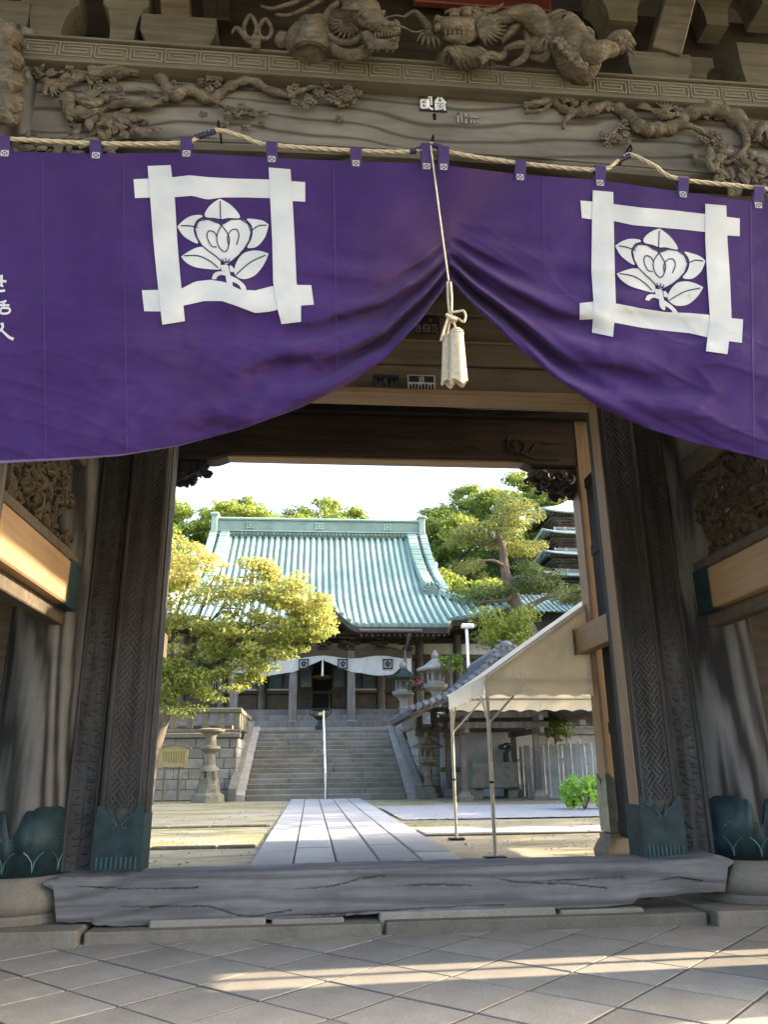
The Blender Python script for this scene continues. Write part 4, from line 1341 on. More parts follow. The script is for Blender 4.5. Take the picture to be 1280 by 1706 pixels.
# hooks in the beam
for x, y in ((363, 212), (722, 236), (1052, 252)):
    p = at(x, y, YC + .01)
    MB().tube([(p.x, YB + .05, p.z + .07), (p.x, YC + .05, p.z + .06), (p.x, YC, p.z + .05), (p.x, YC - .01, p.z + .02), (p.x, YC + .02, p.z)], .008, 7).obj('hook', M['iron'], gate, True)
# nail slot in the beam face
MB().box(at(724, 192, YB).x - .012, at(724, 192, YB).x + .012, YB - .012, YB + .05, at(724, 200, YB).z, at(724, 190, YB).z, .004).obj('nail', M['iron'], gate)

cordt = thing('tassel_cord', 'cream cord with a bow knot and two cream tassels tying up the curtain', 'cord', tuple(at(748, 470, YC - .12)))
YK = YC - .16
def C(x, y, d=0): return at(x, y, YK - d)
c0 = MB()
c0.tube(resample(smooth_path([at(718, 243, YC - .02), at(722, 275, YC - .05), at(733, 360, YK), at(744, 440, YK), C(748, 470)], 8), .02), .0065, 7)
c0.tube(smooth_path([C(746, 470), C(747, 500), C(750, 528)], 5), .009, 7)
c0.tube(smooth_path([C(751, 470, .01), C(753, 500, .01), C(752, 528, .01)], 5), .009, 7)
c0.obj('cord', M['cord'], cordt, True)
kn = MB()
kn.tube(smooth_path([C(744, 524, .02), C(752, 530, .03), C(760, 532, .02), C(754, 536, 0), C(746, 530, .01)], 5), .012, 8)
kn.tube(smooth_path([C(754, 520, .02), C(764, 519, .02), C(772, 518, .02), C(776, 526, .02), C(773, 536, .02), C(764, 531, .02), C(752, 526, .02)], 5), .0085, 8)
kn.tube(smooth_path([C(748, 526, .02), C(744, 538, .02), C(739, 553, .02), C(735, 568, .02)], 5), taper(16, .009, .010), 8)
kn.tube(smooth_path([C(750, 532), C(748, 545), C(746, 556)], 4), .008, 7)
kn.tube(smooth_path([C(754, 532), C(757, 540), C(760, 548)], 4), .009, 7)
kn.obj('knot', M['cord'], cordt, True)
def tassel(pt, pb, w, seed):
    a, b = C(*pt), C(*pb)
    rr = random.Random(seed)
    q = MB()
    n = 22
    def fn(u, v):
        ang = u * 2 * PI
        t = v
        ww = w * (.80 + .30 * t) * (.55 + .45 * min(1, t * 14 + .1))
        fl = 1 + .10 * math.sin(ang * 5 + seed) * t + .03 * math.sin(ang * 19 + seed)
        c = a.lerp(b, t)
        return Vector((c.x + ww * math.cos(ang) * fl, c.y + ww * .62 * math.sin(ang) * fl, c.z + .018 * math.sin(ang * 3 + seed) * (t > .97)))
    q.grid(fn, 40, n)
    top = [fn(u / 40, 0) for u in range(40)]
    q.add(top, [tuple(range(40))])
    q.grid(lambda u, v: fn(u, 1).lerp(Vector((b.x, b.y, b.z + .03)), v), 40, 2)
    for k in range(2):
        t = .05 + .045 * k
        q.tube([fn(u / 30, t) * 1.0 for u in range(31)], .006, 6, False)
    return q.obj('tassel', M['cord'], cordt, True)
tassel((747, 556, .0), (748, 640, .0), .046, 1)
tassel((761, 547, .05), (764, 638, .05), .054, 2)

# ---- pasted paper slips
M['paper'] = plain('aged white paper', (.62, .63, .66), .85, 0, .1, 20)
M['ink'] = plain('black ink', (.018, .018, .022), .7, 0, .2, 20)
M['ink_blue'] = plain('faded blue black ink', (.02, .028, .045), .7, 0, .2, 20)
M['ink_grey'] = plain('faded grey ink', (.19, .18, .18), .8, 0, .2, 20)
def slip(name, label, px0, px1, py0, py1, Y, base, marks, ink, skew=0.0):
    a, b = at(px0, py0, Y), at(px1, py1, Y)
    # follow the board: take height from the middle of the slip
    zc = at((px0 + px1) / 2, (py0 + py1) / 2, Y).z
    hh = abs(at((px0 + px1) / 2, py0, Y).z - at((px0 + px1) / 2, py1, Y).z) / 2
    t = thing(name, label, 'paper slip', ((a.x + b.x) / 2, Y, zc - hh))
    if base:
        MB().box(a.x, b.x, Y - .004, Y + .006, zc - hh, zc + hh).obj('paper', M[base], t)
    q = MB()
    for u0, v0, u1, v1, w in marks:
        q.bar((lerp(a.x, b.x, u0), Y - .007, lerp(zc + hh, zc - hh, v0)), (lerp(a.x, b.x, u1), Y - .007, lerp(zc + hh, zc - hh, v1)), w * 1.35 * (b.x - a.x), .003, 0, (0, 1, 0))
    q.obj('brush_characters', M[ink], t)
    return t
# two heavy characters, white on black
slip('votive_slip', 'black votive slip with white brush characters pasted on the front beam', 699, 745, 159, 185, YB - .012, 'ink',
     [(.06, .35, .06, .9, .06), (.06, .38, .24, .38, .07), (.24, .3, .24, .92, .07), (.06, .62, .24, .62, .05), (.06, .88, .24, .84, .06), (.33, .3, .33, .86, .06), (.33, .12, .46, .2, .10), (.40, .3, .47, .3, .06), (.40, .45, .47, .45, .05), (.40, .6, .47, .6, .05), (.36, .85, .48, .95, .06),
      (.74, .08, .58, .5, .08), (.74, .08, .95, .5, .08), (.60, .55, .60, .92, .07), (.66, .45, .86, .45, .06), (.66, .62, .90, .62, .06), (.76, .45, .76, .92, .06), (.66, .80, .92, .80, .06), (.90, .55, .92, .95, .06), (.56, .93, .70, .88, .05)], 'paper')
slip('votive_slip', 'black votive slip with pale characters half behind the curtain', 690, 733, 528, 556, 7.596, 'ink',
     [(.02, .55, .25, .55, .08), (.04, .72, .24, .72, .06), (.05, .9, .28, .9, .07), (.08, .5, .06, .95, .06), (.22, .5, .24, .92, .06), (.38, .5, .38, .9, .07), (.38, .5, .58, .5, .07), (.58, .5, .58, .92, .07), (.38, .7, .58, .7, .06), (.38, .9, .58, .9, .06), (.68, .5, .9, .5, .07), (.70, .68, .95, .68, .06), (.88, .5, .70, .92, .07), (.72, .75, .96, .95, .07), (.62, .2, .70, .2, .08)], 'ink_grey')
slip('votive_slip', 'votive slip with a white border and small dark columns of writing', 679, 726, 625, 654, 7.562, 'paper',
     [(.03, .08, .97, .08, .02), (.05, .26, .42, .26, .16), (.60, .26, .95, .26, .16), (.50, .1, .50, .42, .02)] +
     [(.10 + .115 * k, .52 + .05 * (k % 3 == 0), .10 + .115 * k, .90, .055) for k in range(8)], 'ink_blue')
slip('votive_slip', 'frameless faded dark ink characters pasted on the lintel board', 621, 666, 624, 646, 7.572, None,
     [(.02, .2, .98, .2, .12), (.06, .2, .03, .9, .05), (.14, .45, .40, .45, .08), (.22, .3, .20, .7, .06), (.36, .3, .44, .95, .06), (.55, .45, .85, .45, .08), (.62, .3, .60, .92, .06), (.78, .3, .80, .72, .06), (.92, .25, .97, .75, .06), (.55, .62, .72, .62, .05)], 'ink_blue')
slip('votive_slip', 'ghostly worn grey votive characters on the front beam', 760, 800, 188, 208, YB - .010, None,
     [(.05, .2, .25, .15, .08), (.1, .1, .08, .9, .07), (.22, .3, .24, .9, .06), (.42, .1, .40, .95, .08), (.34, .5, .54, .45, .06), (.64, .1, .62, .9, .07), (.75, .2, .78, .9, .08), (.6, .55, .95, .5, .06), (.9, .3, .92, .8, .06)], 'ink_grey')

# ================================================================== TERRACE, STAIRS, WALLS
TZ = 3.05
CXH = .62                                    # centre line of path, stairs and hall
SW = 3.08                                    # half width of the stairs
tr = MB()
tr.box(-70, CXH - SW - .75, 33.45, 75, -.5, TZ)
tr.box(CXH + SW + .75, 70, 33.45, 75, -.5, TZ)
tr.box(CXH - SW - .76, CXH + SW + .76, 39.6, 75, -.5, TZ + .004)
tro = tr.obj('terrace', M['earth'])
tag(tro, kind='structure')
stairs = thing('stone_staircase', 'broad worn stone staircase climbing to the main hall', 'staircase', (CXH, 31.6, GL))
NS, Y0, Y1 = 15, 31.65, 39.5
run, rise = (Y1 - Y0) / NS, (TZ + .05 - GL) / NS
for k in range(NS):
    z = GL + rise * (k + 1)
    # each tread is laid of a few blocks; keep them as one step with a slightly overhanging nose
    s = MB()
    x = CXH - SW
    while x < CXH + SW - .05:
        L = random.uniform(1.2, 1.9)
        x1 = min(x + L, CXH + SW)
        if CXH + SW - x1 < .5: x1 = CXH + SW
        jy, jz = random.uniform(-.012, .012), random.uniform(-.006, .006)
        s.box(x + .004, x1 - .004, Y0 + run * k + jy, Y0 + run * (k + 1) + .1, z - rise - .02, z + jz, .018)
        x = x1
    s.obj('step', M['stairstone'], stairs)
sl = (TZ - GL) / (Y1 - Y0)
for sg in (-1, 1):
    for k, (o0, o1, dz, mt) in enumerate(((.01, .30, .10, 'wallstone'), (.30, .60, .34, 'stairstone'))):
        xa, xb = CXH + sg * (SW + o0), CXH + sg * (SW + o1)
        poly = [(Y0 - .25, GL - .1), (Y0 - .25, GL + .12 + dz), (Y1 + .1, TZ + .15 + dz), (Y1 + .1, GL - .1)]
        MB().prism(poly, lambda a, b, d: (d, a, b), min(xa, xb), max(xa, xb)).obj('cheek_wall', M[mt], stairs)
rail = thing('handrail', 'white handrail running up the middle of the stone stairs', 'handrail', (.58, 31.5, GL))
r = MB().tube([(.58, 31.55, GL + .95), (.60, 39.2, TZ + .95)], .032, 8).obj('top_rail', M['white_paint'], rail, True)
for k in range(6):
    t = k / 5
    y = lerp(31.6, 39.1, t)
    zt = lerp(GL + .95, TZ + .95, (y - 31.55) / 7.65)
    MB().tube([(.58, y, zt - .95 + .02), (.58, y, zt)], .026, 8).obj('post', M['white_paint'], rail, True)

def ashlar(name, label, x0, x1, y0, y1, z0, z1, face, courses, bl, coping=True):
    """block wall; face 'Y' looks at the camera. End faces get blocks too."""
    w = thing(name, label, 'stone wall', ((x0 + x1) / 2, y0, z0))
    MB().box(x0 + .05, x1 - .05, y0 + .06, y1, z0 - .3, z1 - .01).obj('wall_core', M['joint'], w)
    h = (z1 - z0) / courses
    for c in range(courses):
        x = x0 - (c % 2) * bl * .5
        while x < x1 - .02:
            L = bl * random.uniform(.8, 1.25)
            a, b = max(x, x0), min(x + L, x1)
            if b - a > .08:
                MB().box(a + .008, b - .008, y0 + random.uniform(0, .02), y0 + .3, z0 + c * h + .008, z0 + (c + 1) * h - .008, .02).obj('stone_block', M['wallstone'], w)
            x += L
        for xe, s in ((x1, 1), (x0, -1)):
            y = y0 + .31
            while y < y0 + 3.5:
                L = bl * random.uniform(.8, 1.2)
                MB().box(xe - s * .3 if s > 0 else xe, xe if s > 0 else xe + .3, y + .008, y + L - .008, z0 + c * h + .008, z0 + (c + 1) * h - .008, .02).obj('stone_block', M['wallstone'], w)
                y += L
    if coping:
        MB().box(x0 - .1, x1 + .1, y0 - .12, y0 + .5, z1, z1 + .20, .03).obj('coping', M['oldstone'], w)
        MB().box(x0 - .1, x1 + .1, y0 - .04, y0 + .4, z1 + .203, z1 + .34, .03).obj('coping', M['oldstone'], w)
    return w
lw = ashlar('retaining_wall', 'coursed grey stone retaining wall left of the stairs with balustrade', -12.5, -2.92, 33.0, 36.5, GL, 2.55, 'Y', 6, .72)
rw = ashlar('retaining_wall', 'coursed grey stone retaining wall right of the stairs behind the water pavilion', 4.35, 16, 33.0, 36.5, GL, 2.55, 'Y', 6, .72)
for w, xa, xb in ((lw, -12.4, -3.0), (rw, 4.45, 15.8)):
    n = int((xb - xa) / .62)
    for k in range(n + 1):
        x = lerp(xa, xb, k / n)
        MB().box(x - .13, x + .13, 33.04, 33.30, 2.90, 3.52, .02).obj('baluster', M['oldstone'], w)
    MB().box(xa - .2, xb + .2, 33.0, 33.34, 3.523, 3.72, .03).obj('balustrade_rail', M['oldstone'], w)
    xe = xb if w is lw else xa
    for k in range(6):
        MB().box(xe - .13, xe + .13, 33.9 + .8 * k, 34.16 + .8 * k, 2.90, 3.52, .02).obj('baluster', M['oldstone'], w)
    MB().box(xe - .17, xe + .17, 33.35, 38.6, 3.523, 3.72, .03).obj('balustrade_rail', M['oldstone'], w)

# ================================================================== MAIN HALL
hall = thing('main_hall', 'temple main hall with a broad verdigris copper roof', 'temple hall', (CXH, 46, TZ))
M['verdigris'] = stone('verdigris roof copper', (.26, .40, .34), (.40, .52, .455), .6, .5, 8, .15, (.34, .45, .405), .2)
M['verdigris_sheet'] = stone('verdigris roof sheet', (.25, .38, .325), (.37, .49, .43), .6, .6, 6, .15, (.30, .40, .355), .22)
M['verdigris_dark'] = stone('dull ridge copper', (.15, .22, .20), (.24, .31, .28), .6, .8, 10, .15, (.20, .30, .27), .2)
M['hall_dark'] = wood('hall dark timber', (.03, .025, .02), (.10, .085, .07), 'X', 5, .1, .75, .2)
M['hall_grey'] = wood('hall grey timber', (.13, .12, .11), (.24, .225, .21), 'Z', 5, .1, .8, .2)
M['glass'] = plain('blue grey window glass', (.10, .14, .16), .12, 0, .2, 2, 0, .6)
M['gold'] = plain('gilt metal', (.55, .33, .08), .35, .9, .2, 8)
M['bronze'] = plain('dark green bronze', (.03, .05, .042), .45, .5, .4, 9)
FL = 4.45                                    # hall floor
# podium steps
for k in range(4):
    MB().box(CXH - 9.5 + .3 * k, CXH + 9.5 - .3 * k, 42.6 + .62 * k, 60, TZ - .1, TZ + .35 * (k + 1), .02).obj('podium_step', M['wallstone'] if k == 0 else M['hall_grey'], hall)
COLX = (-1.02, 2.17)
bay = COLX[1] - COLX[0]
cx = sum(COLX) / 2
for x in (cx - 1.5 * bay, cx - .5 * bay, cx + .5 * bay, cx + 1.5 * bay):
    c = MB().box(x - .22, x + .22, 43.75, 44.19, 3.75, 7.6, .04).obj('porch_column', M['hall_grey'], hall)
    MB().lathe([(.42, .25), (.44, .45), (.36, .62), (.34, .68)], 4, (x, 43.97, 3.15), PI / 4).obj('column_base', M['wallstone'], c)
# porch tie beams with camber, frog-leg struts and bracket clusters
for k in range(3):
    x0 = cx + (k - 1.5) * bay
    xs2 = np.linspace(x0 + .2, x0 + bay - .2, 16)
    q = loopbeam(xs2, lambda x: 7.0 + .18 * math.sin((x - x0) / bay * PI), lambda x: 7.42 + .42 * math.sin((x - x0) / bay * PI) ** .7, 43.8, 44.14)
    q.obj('rainbow_beam', M['mid_wood'] if k else M['mid_wood'], hall, 40)
hb = MB()
for x in np.arange(cx - 1.5 * bay, cx + 1.5 * bay + .1, bay / 2):
    for z, w in ((7.62, .28), (7.95, .50), (8.25, .75)):
        q = MB(); q.box(x - w, x + w, 43.7, 44.2, z, z + .16, .03); q.box(x - .16, x + .16, 43.2, 44.6, z + .16, z + .28, .02)
        q.obj('bracket_cluster', M['hall_dark'], hall)
MB().box(cx - 1.5 * bay - .8, cx + 1.5 * bay + .8, 43.5, 44.0, 8.42, 8.62).obj('porch_purlin', M['hall_dark'], hall)
# body walls at Y = 47.5
HW = 10.6
for sg in (-1, 1):
    pass
WY = 47.4
MB().box(CXH - HW, CXH + HW, WY + .2, 58, FL, 10.0).obj('hall_body', M['hall_dark'], hall)
n = 9
bw = 2 * HW / n
for k in range(n + 1):
    x = CXH - HW + k * bw
    MB().lathe([(.24, 0), (.24, 4.6)], 14, (x, WY, FL)).obj('wall_column', M['hall_grey'], hall, True)
for z0, z1, mt in ((7.55, 7.85, 'mid_wood'), (8.55, 8.85, 'hall_dark'), (5.55, 5.72, 'mid_wood')):
    MB().box(CXH - HW - .3, CXH + HW + .3, WY - .16, WY + .16, z0, z1, .02).obj('wall_tie', M[mt], hall)
for k in range(n):
    x = CXH - HW + k * bw
    # white plaster above the tie, panels and windows below
    MB().box(x + .26, x + bw - .26, WY + .02, WY + .1, 7.87, 8.53).obj('plaster_panel', M['plaster'], hall)
    q = MB()
    if k == 4:
        continue
    pn = MB().box(x + .26, x + bw - .26, WY - .02, WY + .1, FL + .05, 5.54, .01).obj('wainscot', M['hall_dark'], hall)
    for j in range(3):
        xx = lerp(x + .3, x + bw - .3, (j + .5) / 3)
        MB().box(xx - .30, xx + .30, WY - .045, WY - .022, FL + .15, 5.45, .01).obj('wainscot_board', M['mid_wood'], pn)
    if k in (0, 1, 7, 8) or k == 6:
        MB().box(x + .26, x + bw - .26, WY + .05, WY + .1, 5.73, 7.54).obj('shutter_back', M['plaster'], hall)
        for j in range(13):
            xx = lerp(x + .32, x + bw - .32, j / 12)
            MB().box(xx - .035, xx + .035, WY - .03, WY + .045, 5.73, 7.54).obj('lattice_bar', M['hall_dark'], hall)
    else:
        wn_ = MB().box(x + .26, x + bw - .26, WY + .05, WY + .09, 5.73, 7.54).obj('window', M['glass'], hall)
        for j in range(3):
            xx = lerp(x + .30, x + bw - .30, j / 2)
            MB().box(xx - .05, xx + .05, WY - .02, WY + .045, 5.73, 7.54).obj('window_bar', M['hall_dark'], wn_)
        MB().box(x + .3, x + bw - .3, WY - .03, WY + .04, 5.75, 5.84).obj('window_sill', M['plaster'], wn_)
# middle bay doorway: black panel painted for its shade, open leaves in front
xd = CXH - HW + 4 * bw
dw = MB().box(xd + .26, xd + bw - .26, WY - .01, WY + .16, FL, 7.54).obj('doorway', M['black'], hall)
for x in (xd - .2, xd + bw - .62):
    lf = MB().box(x, x + .82, WY - .42, WY - .36, FL + .05, 7.3, .01).obj('door_leaf', M['hall_dark'], hall)
    MB().box(x + .10, x + .72, WY - .44, WY - .425, 5.9, 6.9).obj('door_pane', M['glass'], lf)
for k, (dx, z) in enumerate(((.35, 5.9), (.62, 5.75), (.5, 5.95))):
    pass
ln = thing('altar_lamp', 'small glowing lamps inside the dark hall doorway', 'lamp', (xd + bw * .72, WY - .12, FL))
mg, t_, b_ = nt('lamp glow')
b_.inputs['Emission Color'].default_value = (1, .62, .25, 1); b_.inputs['Emission Strength'].default_value = 3.0
b_.inputs['Base Color'].default_value = (.8, .5, .2, 1)
for dx, z in ((.66, 5.62), (.72, 5.66)):
    MB().blob((xd + bw * dx, WY - .10, z), (.05, .05, .07), 10, 7).obj('lamp_globe', mg, ln, True)
MB().lathe([(.10, 0), (.03, .05), (.03, 1.0), (.07, 1.06)], 10, (xd + bw * .69, WY - .12, FL)).obj('lamp_stand', M['gold'], ln, True)
lantern = thing('gilt_hanging_lamp', 'gilt hanging lamp under the porch of the main hall', 'hanging lamp', (cx, 45.2, 6.2))
MB().lathe([(.02, .12), (.30, .05), (.55, .14), (.60, .20), (.50, .24), (.12, .30), (.05, .5)], 18, (cx, 45.2, 6.1)).obj('lamp_shade', M['gold'], lantern, True)
MB().tube([(cx, 45.2, 6.5), (cx, 45.2, 8.4)], .02, 6).obj('lamp_chain', M['gold'], lantern)
# eave underside, rafters
def roof_prof(y):
    """height of the front roof slope; y from the ridge (52) to the eave"""
    t = (52.4 - y) / (52.4 - 41.6)
    return 16.6 - 8.0 * (1 - (1 - t) ** 1.55) if False else lerp(16.7, 8.62, t) - 1.15 * math.sin(PI * min(1, t)) * (1 - .25 * t)
W1, W2 = 7.0, 11.2
XR = .34                                      # centre of the ridge
YHIP = 46.8
def eave_y(x):
    a = abs(x - cx)
    # the porch roof reaches further out than the wings
    t = max(0, min(1, (a - 6.7) / .5)); t = t * t * (3 - 2 * t)
    return lerp(41.6, 42.7, t)
def lift(x, y):
    a = abs(x - XR)
    e = max(0, (a - 6.5) / 4.7)
    return 1.0 * e ** 2.2 * max(0, min(1, (48 - y) / 4.5))
def bump_h(x, y):
    """rounded cusped gable in the middle of the eave"""
    a = abs(x - cx)
    if a > 2.1: return 0.0
    h = (.5 + .5 * math.cos(a / 2.1 * PI)) ** 1.2
    return 1.15 * h * max(0, min(1, (45.8 - y) / 4.2))
def top_edge(x):
    a = abs(x - XR)
    return 52.4 if a <= W1 else lerp(YHIP, 42.7, (a - W1) / (W2 - W1))
def rz(x, y): return roof_prof(y) + lift(x, y) + bump_h(x, y)
rfm = MB()
NX = 130
def front(u, v):
    x = lerp(XR - W2, XR + W2, u)
    ye, yt = eave_y(x), top_edge(x)
    if yt < ye + .02: yt = ye + .02
    y = lerp(yt, ye, v)
    return Vector((x, y, rz(x, y)))
rfm.grid(front, NX, 26)
roof = rfm.obj('roof', M['verdigris_sheet'], hall, 'all')
md = roof.modifiers.new('thick', 'SOLIDIFY'); md.thickness = .22; md.offset = 1
# ribs down the slope
nrib = 54
for k in range(nrib + 1):
    x = lerp(XR - W2 + .25, XR + W2 - .25, k / nrib)
    ye, yt = eave_y(x), top_edge(x)
    if yt - ye < .5: continue
    pts = [(x, y, rz(x, y) + .07) for y in np.linspace(yt, ye - .06, 18)]
    MB().tube(pts, .125, 6).obj('roof_rib', M['verdigris'], roof, True)
# eave edge board following the curve
eb = MB()
xs2 = np.linspace(XR - W2, XR + W2, 120)
eb.add([(x, eave_y(x) - .03 + dy, rz(x, eave_y(x)) - dz) for x in xs2 for dy, dz in ((0, .10), (0, .42), (.45, .42))],
       [(i * 3 + j, (i + 1) * 3 + j, (i + 1) * 3 + j + 1, i * 3 + j + 1) for i in range(119) for j in range(2)])
eb.obj('eave_board', M['hall_dark'], roof)
gut = MB().tube([(x, eave_y(x) - .10, rz(x, eave_y(x)) - .30) for x in np.linspace(cx + 1.9, cx + 5.3, 20)], .10, 8).obj('gutter', plain('reddish copper gutter', (.16, .12, .12), .5, .3), roof, True)
MB().tube([(cx + 4.6, 41.6, 8.2), (cx + 4.6, 42.0, 7.9), (cx + 4.6, 43.6, 7.6), (cx + 4.6, 43.7, 4.3)], .09, 8).obj('downpipe', plain('grey downpipe', (.16, .17, .19), .5, .2), roof, True)
for k in range(72):
    x = lerp(XR - W2 + .5, XR + W2 - .5, k / 71)
    ye = eave_y(x)
    if bump_h(x, ye) > .05: continue
    zz = rz(x, ye) - .50
    MB().bar((x, ye + .15, zz), (x, ye + 3.4, zz + .75), .11, .13).obj('rafter', M['mid_wood'] if k % 1 == 0 else M['hall_dark'], roof)
sof = MB().grid(lambda u, v: Vector((lerp(XR - W2 + .2, XR + W2 - .2, u), lerp(eave_y(lerp(XR - W2, XR + W2, u)) + .1, 47.6, v), rz(lerp(XR - W2, XR + W2, u), eave_y(lerp(XR - W2, XR + W2, u))) - .43 + .45 * v - .35 * bump_h(lerp(XR - W2, XR + W2, u), 41.6) * v)), 60, 3)
sof.obj('soffit', M['hall_dark'], roof)
# side hips and back slope
for sg in (-1, 1):
    q = MB()
    def hip(u, v):
        a0 = Vector((XR + sg * W1, lerp(YHIP, 58, u), roof_prof(YHIP)))
        xe = XR + sg * W2
        b0 = Vector((xe, lerp(42.7, 61.5, u), roof_prof(42.7) + 1.0 * abs(2 * u - 1) ** 2.5))
        p = a0.lerp(b0, v); p.z -= .3 * math.sin(v * PI)
        return p
    q.grid(hip, 20, 8)
    # gable wall
    q.add([(XR + sg * (W1 - .1), YHIP, roof_prof(YHIP) - .2), (XR + sg * (W1 - .1), 52.4, 16.6), (XR + sg * (W1 - .1), 58, roof_prof(YHIP) - .2)], [(0, 1, 2)])
    q.obj('side_roof', M['verdigris'], roof, 'all')
MB().grid(lambda u, v: Vector((lerp(XR - W1, XR + W1, u), lerp(52.4, 62, v), lerp(16.7, 8.8, v) - 1.1 * math.sin(v * PI))), 2, 10).obj('back_slope', M['verdigris'], roof, 'all')
# main ridge with course of round tiles and crests
rd = MB().box(XR - W1 - .25, XR + W1 + .25, 52.1, 52.75, 16.55, 17.75, .05).obj('main_ridge', M['verdigris_dark'], roof)
MB().box(XR - W1 - .32, XR + W1 + .32, 51.95, 52.9, 17.753, 17.92, .06).obj('ridge_cap', M['verdigris'], roof)
for k in range(52):
    x = lerp(XR - W1 + .1, XR + W1 - .1, k / 51)
    MB().tube([(x, 52.11, 16.78), (x, 51.92, 16.74)], .10, 8).obj('ridge_tile_end', M['verdigris_dark'], roof)
MB().box(XR - W1, XR + W1, 51.98, 52.1, 16.92, 17.0).obj('ridge_fillet', M['verdigris'], roof)
for t in (.16, .5, .84):
    x = lerp(XR - W1, XR + W1, t)
    q = MB()
    for dx in (-.2, .2): q.box(x + dx - .04, x + dx + .04, 52.05, 52.1, 17.1, 17.62)
    for z in (17.16, 17.52): q.box(x - .3, x + .3, 52.04, 52.098, z, z + .07)
    q.blob((x, 52.07, 17.37), (.12, .03, .12), 8, 6)
    q.obj('ridge_crest', M['verdigris'], roof)
for sg in (-1, 1):
    q = MB()
    x = XR + sg * (W1 + .2)
    q.box(x - .22, x + .22, 51.9, 52.95, 16.0, 18.25, .06)
    q.box(x - .30, x + .30, 51.8, 53.0, 18.0, 18.2, .05)
    q.obj('ridge_end', M['verdigris'], roof)
    # descending ridges
    for off, w in ((-.55, .34), (.25, .26)):
        xx = XR + sg * (W1 + off)
        P = [(xx + sg * .8 * ((52.2 - y) / 5.6) ** 2 * .6, y, rz(XR + sg * (W1 - .2), y) + .30) for y in np.linspace(52.2, 46.5, 24)]
        q = MB()
        for i, (a, b) in enumerate(zip(P[:-1], P[1:])):
            q.bar(a, b, w * 2, .46 + .05 * (i % 2), .06)
        q.obj('descending_ridge', M['verdigris'], roof)
    xx = XR + sg * (W1 - .1)
    q = MB()
    q.prism([(xx - .42, rz(xx, 46.4)), (xx + .42, rz(xx, 46.4)), (xx + .30, rz(xx, 46.4) + .55), (xx, rz(xx, 46.4) + .72), (xx - .30, rz(xx, 46.4) + .55)], lambda a, b, d: (a, d, b), 46.25, 46.45)
    for k in range(7):
        a = k / 6 * PI
        q.blob((xx + .5 * math.cos(a), 46.3, rz(xx, 46.4) + .40 + .4 * math.sin(a)), (.12, .12, .12), 8, 6)
    q.obj('ridge_ogre_tile', M['verdigris_dark'], roof, True)
    # corner ridge
    P = []
    for t in np.linspace(0, 1, 16):
        x = XR + sg * lerp(W1 + .1, W2, t)
        y = lerp(YHIP, 42.7, t)
        P.append((x, y, rz(x, y) + .22))
    q = MB()
    for a, b in zip(P[:-1], P[1:]): q.bar(a, b, .5, .42, .06)
    q.obj('corner_ridge', M['verdigris'], roof)

# white curtain across the porch
def wcur_z(x):
    a = abs(x - cx)
    return max(6.33 + .10 * math.cos((x - cx) / bay * 2 * PI), 7.05 - .42 * a) if a < 1.62 else 6.28 + .09 * math.cos((x - cx) / bay * 2 * PI + PI)
wc = thing('white_curtain', 'white crested curtain hung across the porch of the main hall', 'curtain', (cx, 43.65, 6.3))
xa, xb = cx - 1.5 * bay - .1, cx + 1.5 * bay + .15
def wcf(u, v):
    x = lerp(xa, xb, u)
    zt = 7.12 + .16 * math.sin((x - cx + bay / 2) / bay * PI) ** 2
    return Vector((x, 43.66 - .05 * math.sin(v * 3) - .03 * math.sin(x * 5.2) * v - .025 * math.sin(x * 11 + v * 3), lerp(zt, wcur_z(x), v)))
MB().grid(wcf, 150, 14).obj('cloth_panel', plain('white porch cloth', (.55, .565, .58), .8, 0, .05, 2), wc, 'all')
for fx in (cx - 1.30 * bay, cx - .52 * bay + .62, cx + .52 * bay - .55, cx + 1.13 * bay):
    q = MB()
    zc = 6.80
    for d in (-.24, .24):
        q.box(fx + d - .035, fx + d + .035, 43.50, 43.515, zc - .30, zc + .30)
        q.box(fx - .29, fx + .29, 43.485, 43.498, zc + d - .035, zc + d + .035)
    for k in range(5):
        a = PI / 2 + k * 2 * PI / 5
        q.blob((fx + .10 * math.cos(a), 43.50, zc + .02 + .10 * math.sin(a)), (.065, .012, .065), 7, 5)
    q.bar((fx, 43.5, zc - .18), (fx, 43.5, zc - .05), .05, .012, 0, (0, 1, 0))
    q.obj('crest', M['ink_blue'], wc)
MB().tube([(cx, 43.5, 7.05), (cx, 43.48, 6.75), (cx, 43.48, 6.15)], [.02, .05, .06], 7).obj('tassel', M['white_paint'], wc)

# incense burner at the head of the stairs
ib = thing('incense_burner', 'dark bronze incense burner at the head of the stairs', 'incense burner', (.45, 41.0, TZ))
MB().lathe([(.24, 0), (.26, .30), (.14, .36), (.14, .6), (.24, .66), (.38, .76), (.40, .98), (.36, 1.04), (.43, 1.10), (.44, 1.16), (.36, 1.17), (.3, 1.08)], 20, (.45, 41.0, TZ + .02)).obj('bowl', M['bronze'], ib, True)
for sg in (-1, 1):
    MB().tube(smooth_path([(.45 + sg * .36, 41.0, TZ + .85), (.45 + sg * .52, 41, TZ + .92), (.45 + sg * .52, 41, TZ + 1.15), (.45 + sg * .41, 41, TZ + 1.12)], 4), .035, 7).obj('handle', M['bronze'], ib, True)
MB().blob((.45, 40.60, TZ + .88), (.12, .03, .10), 10, 7).obj('gilt_crest', M['gold'], ib, True)

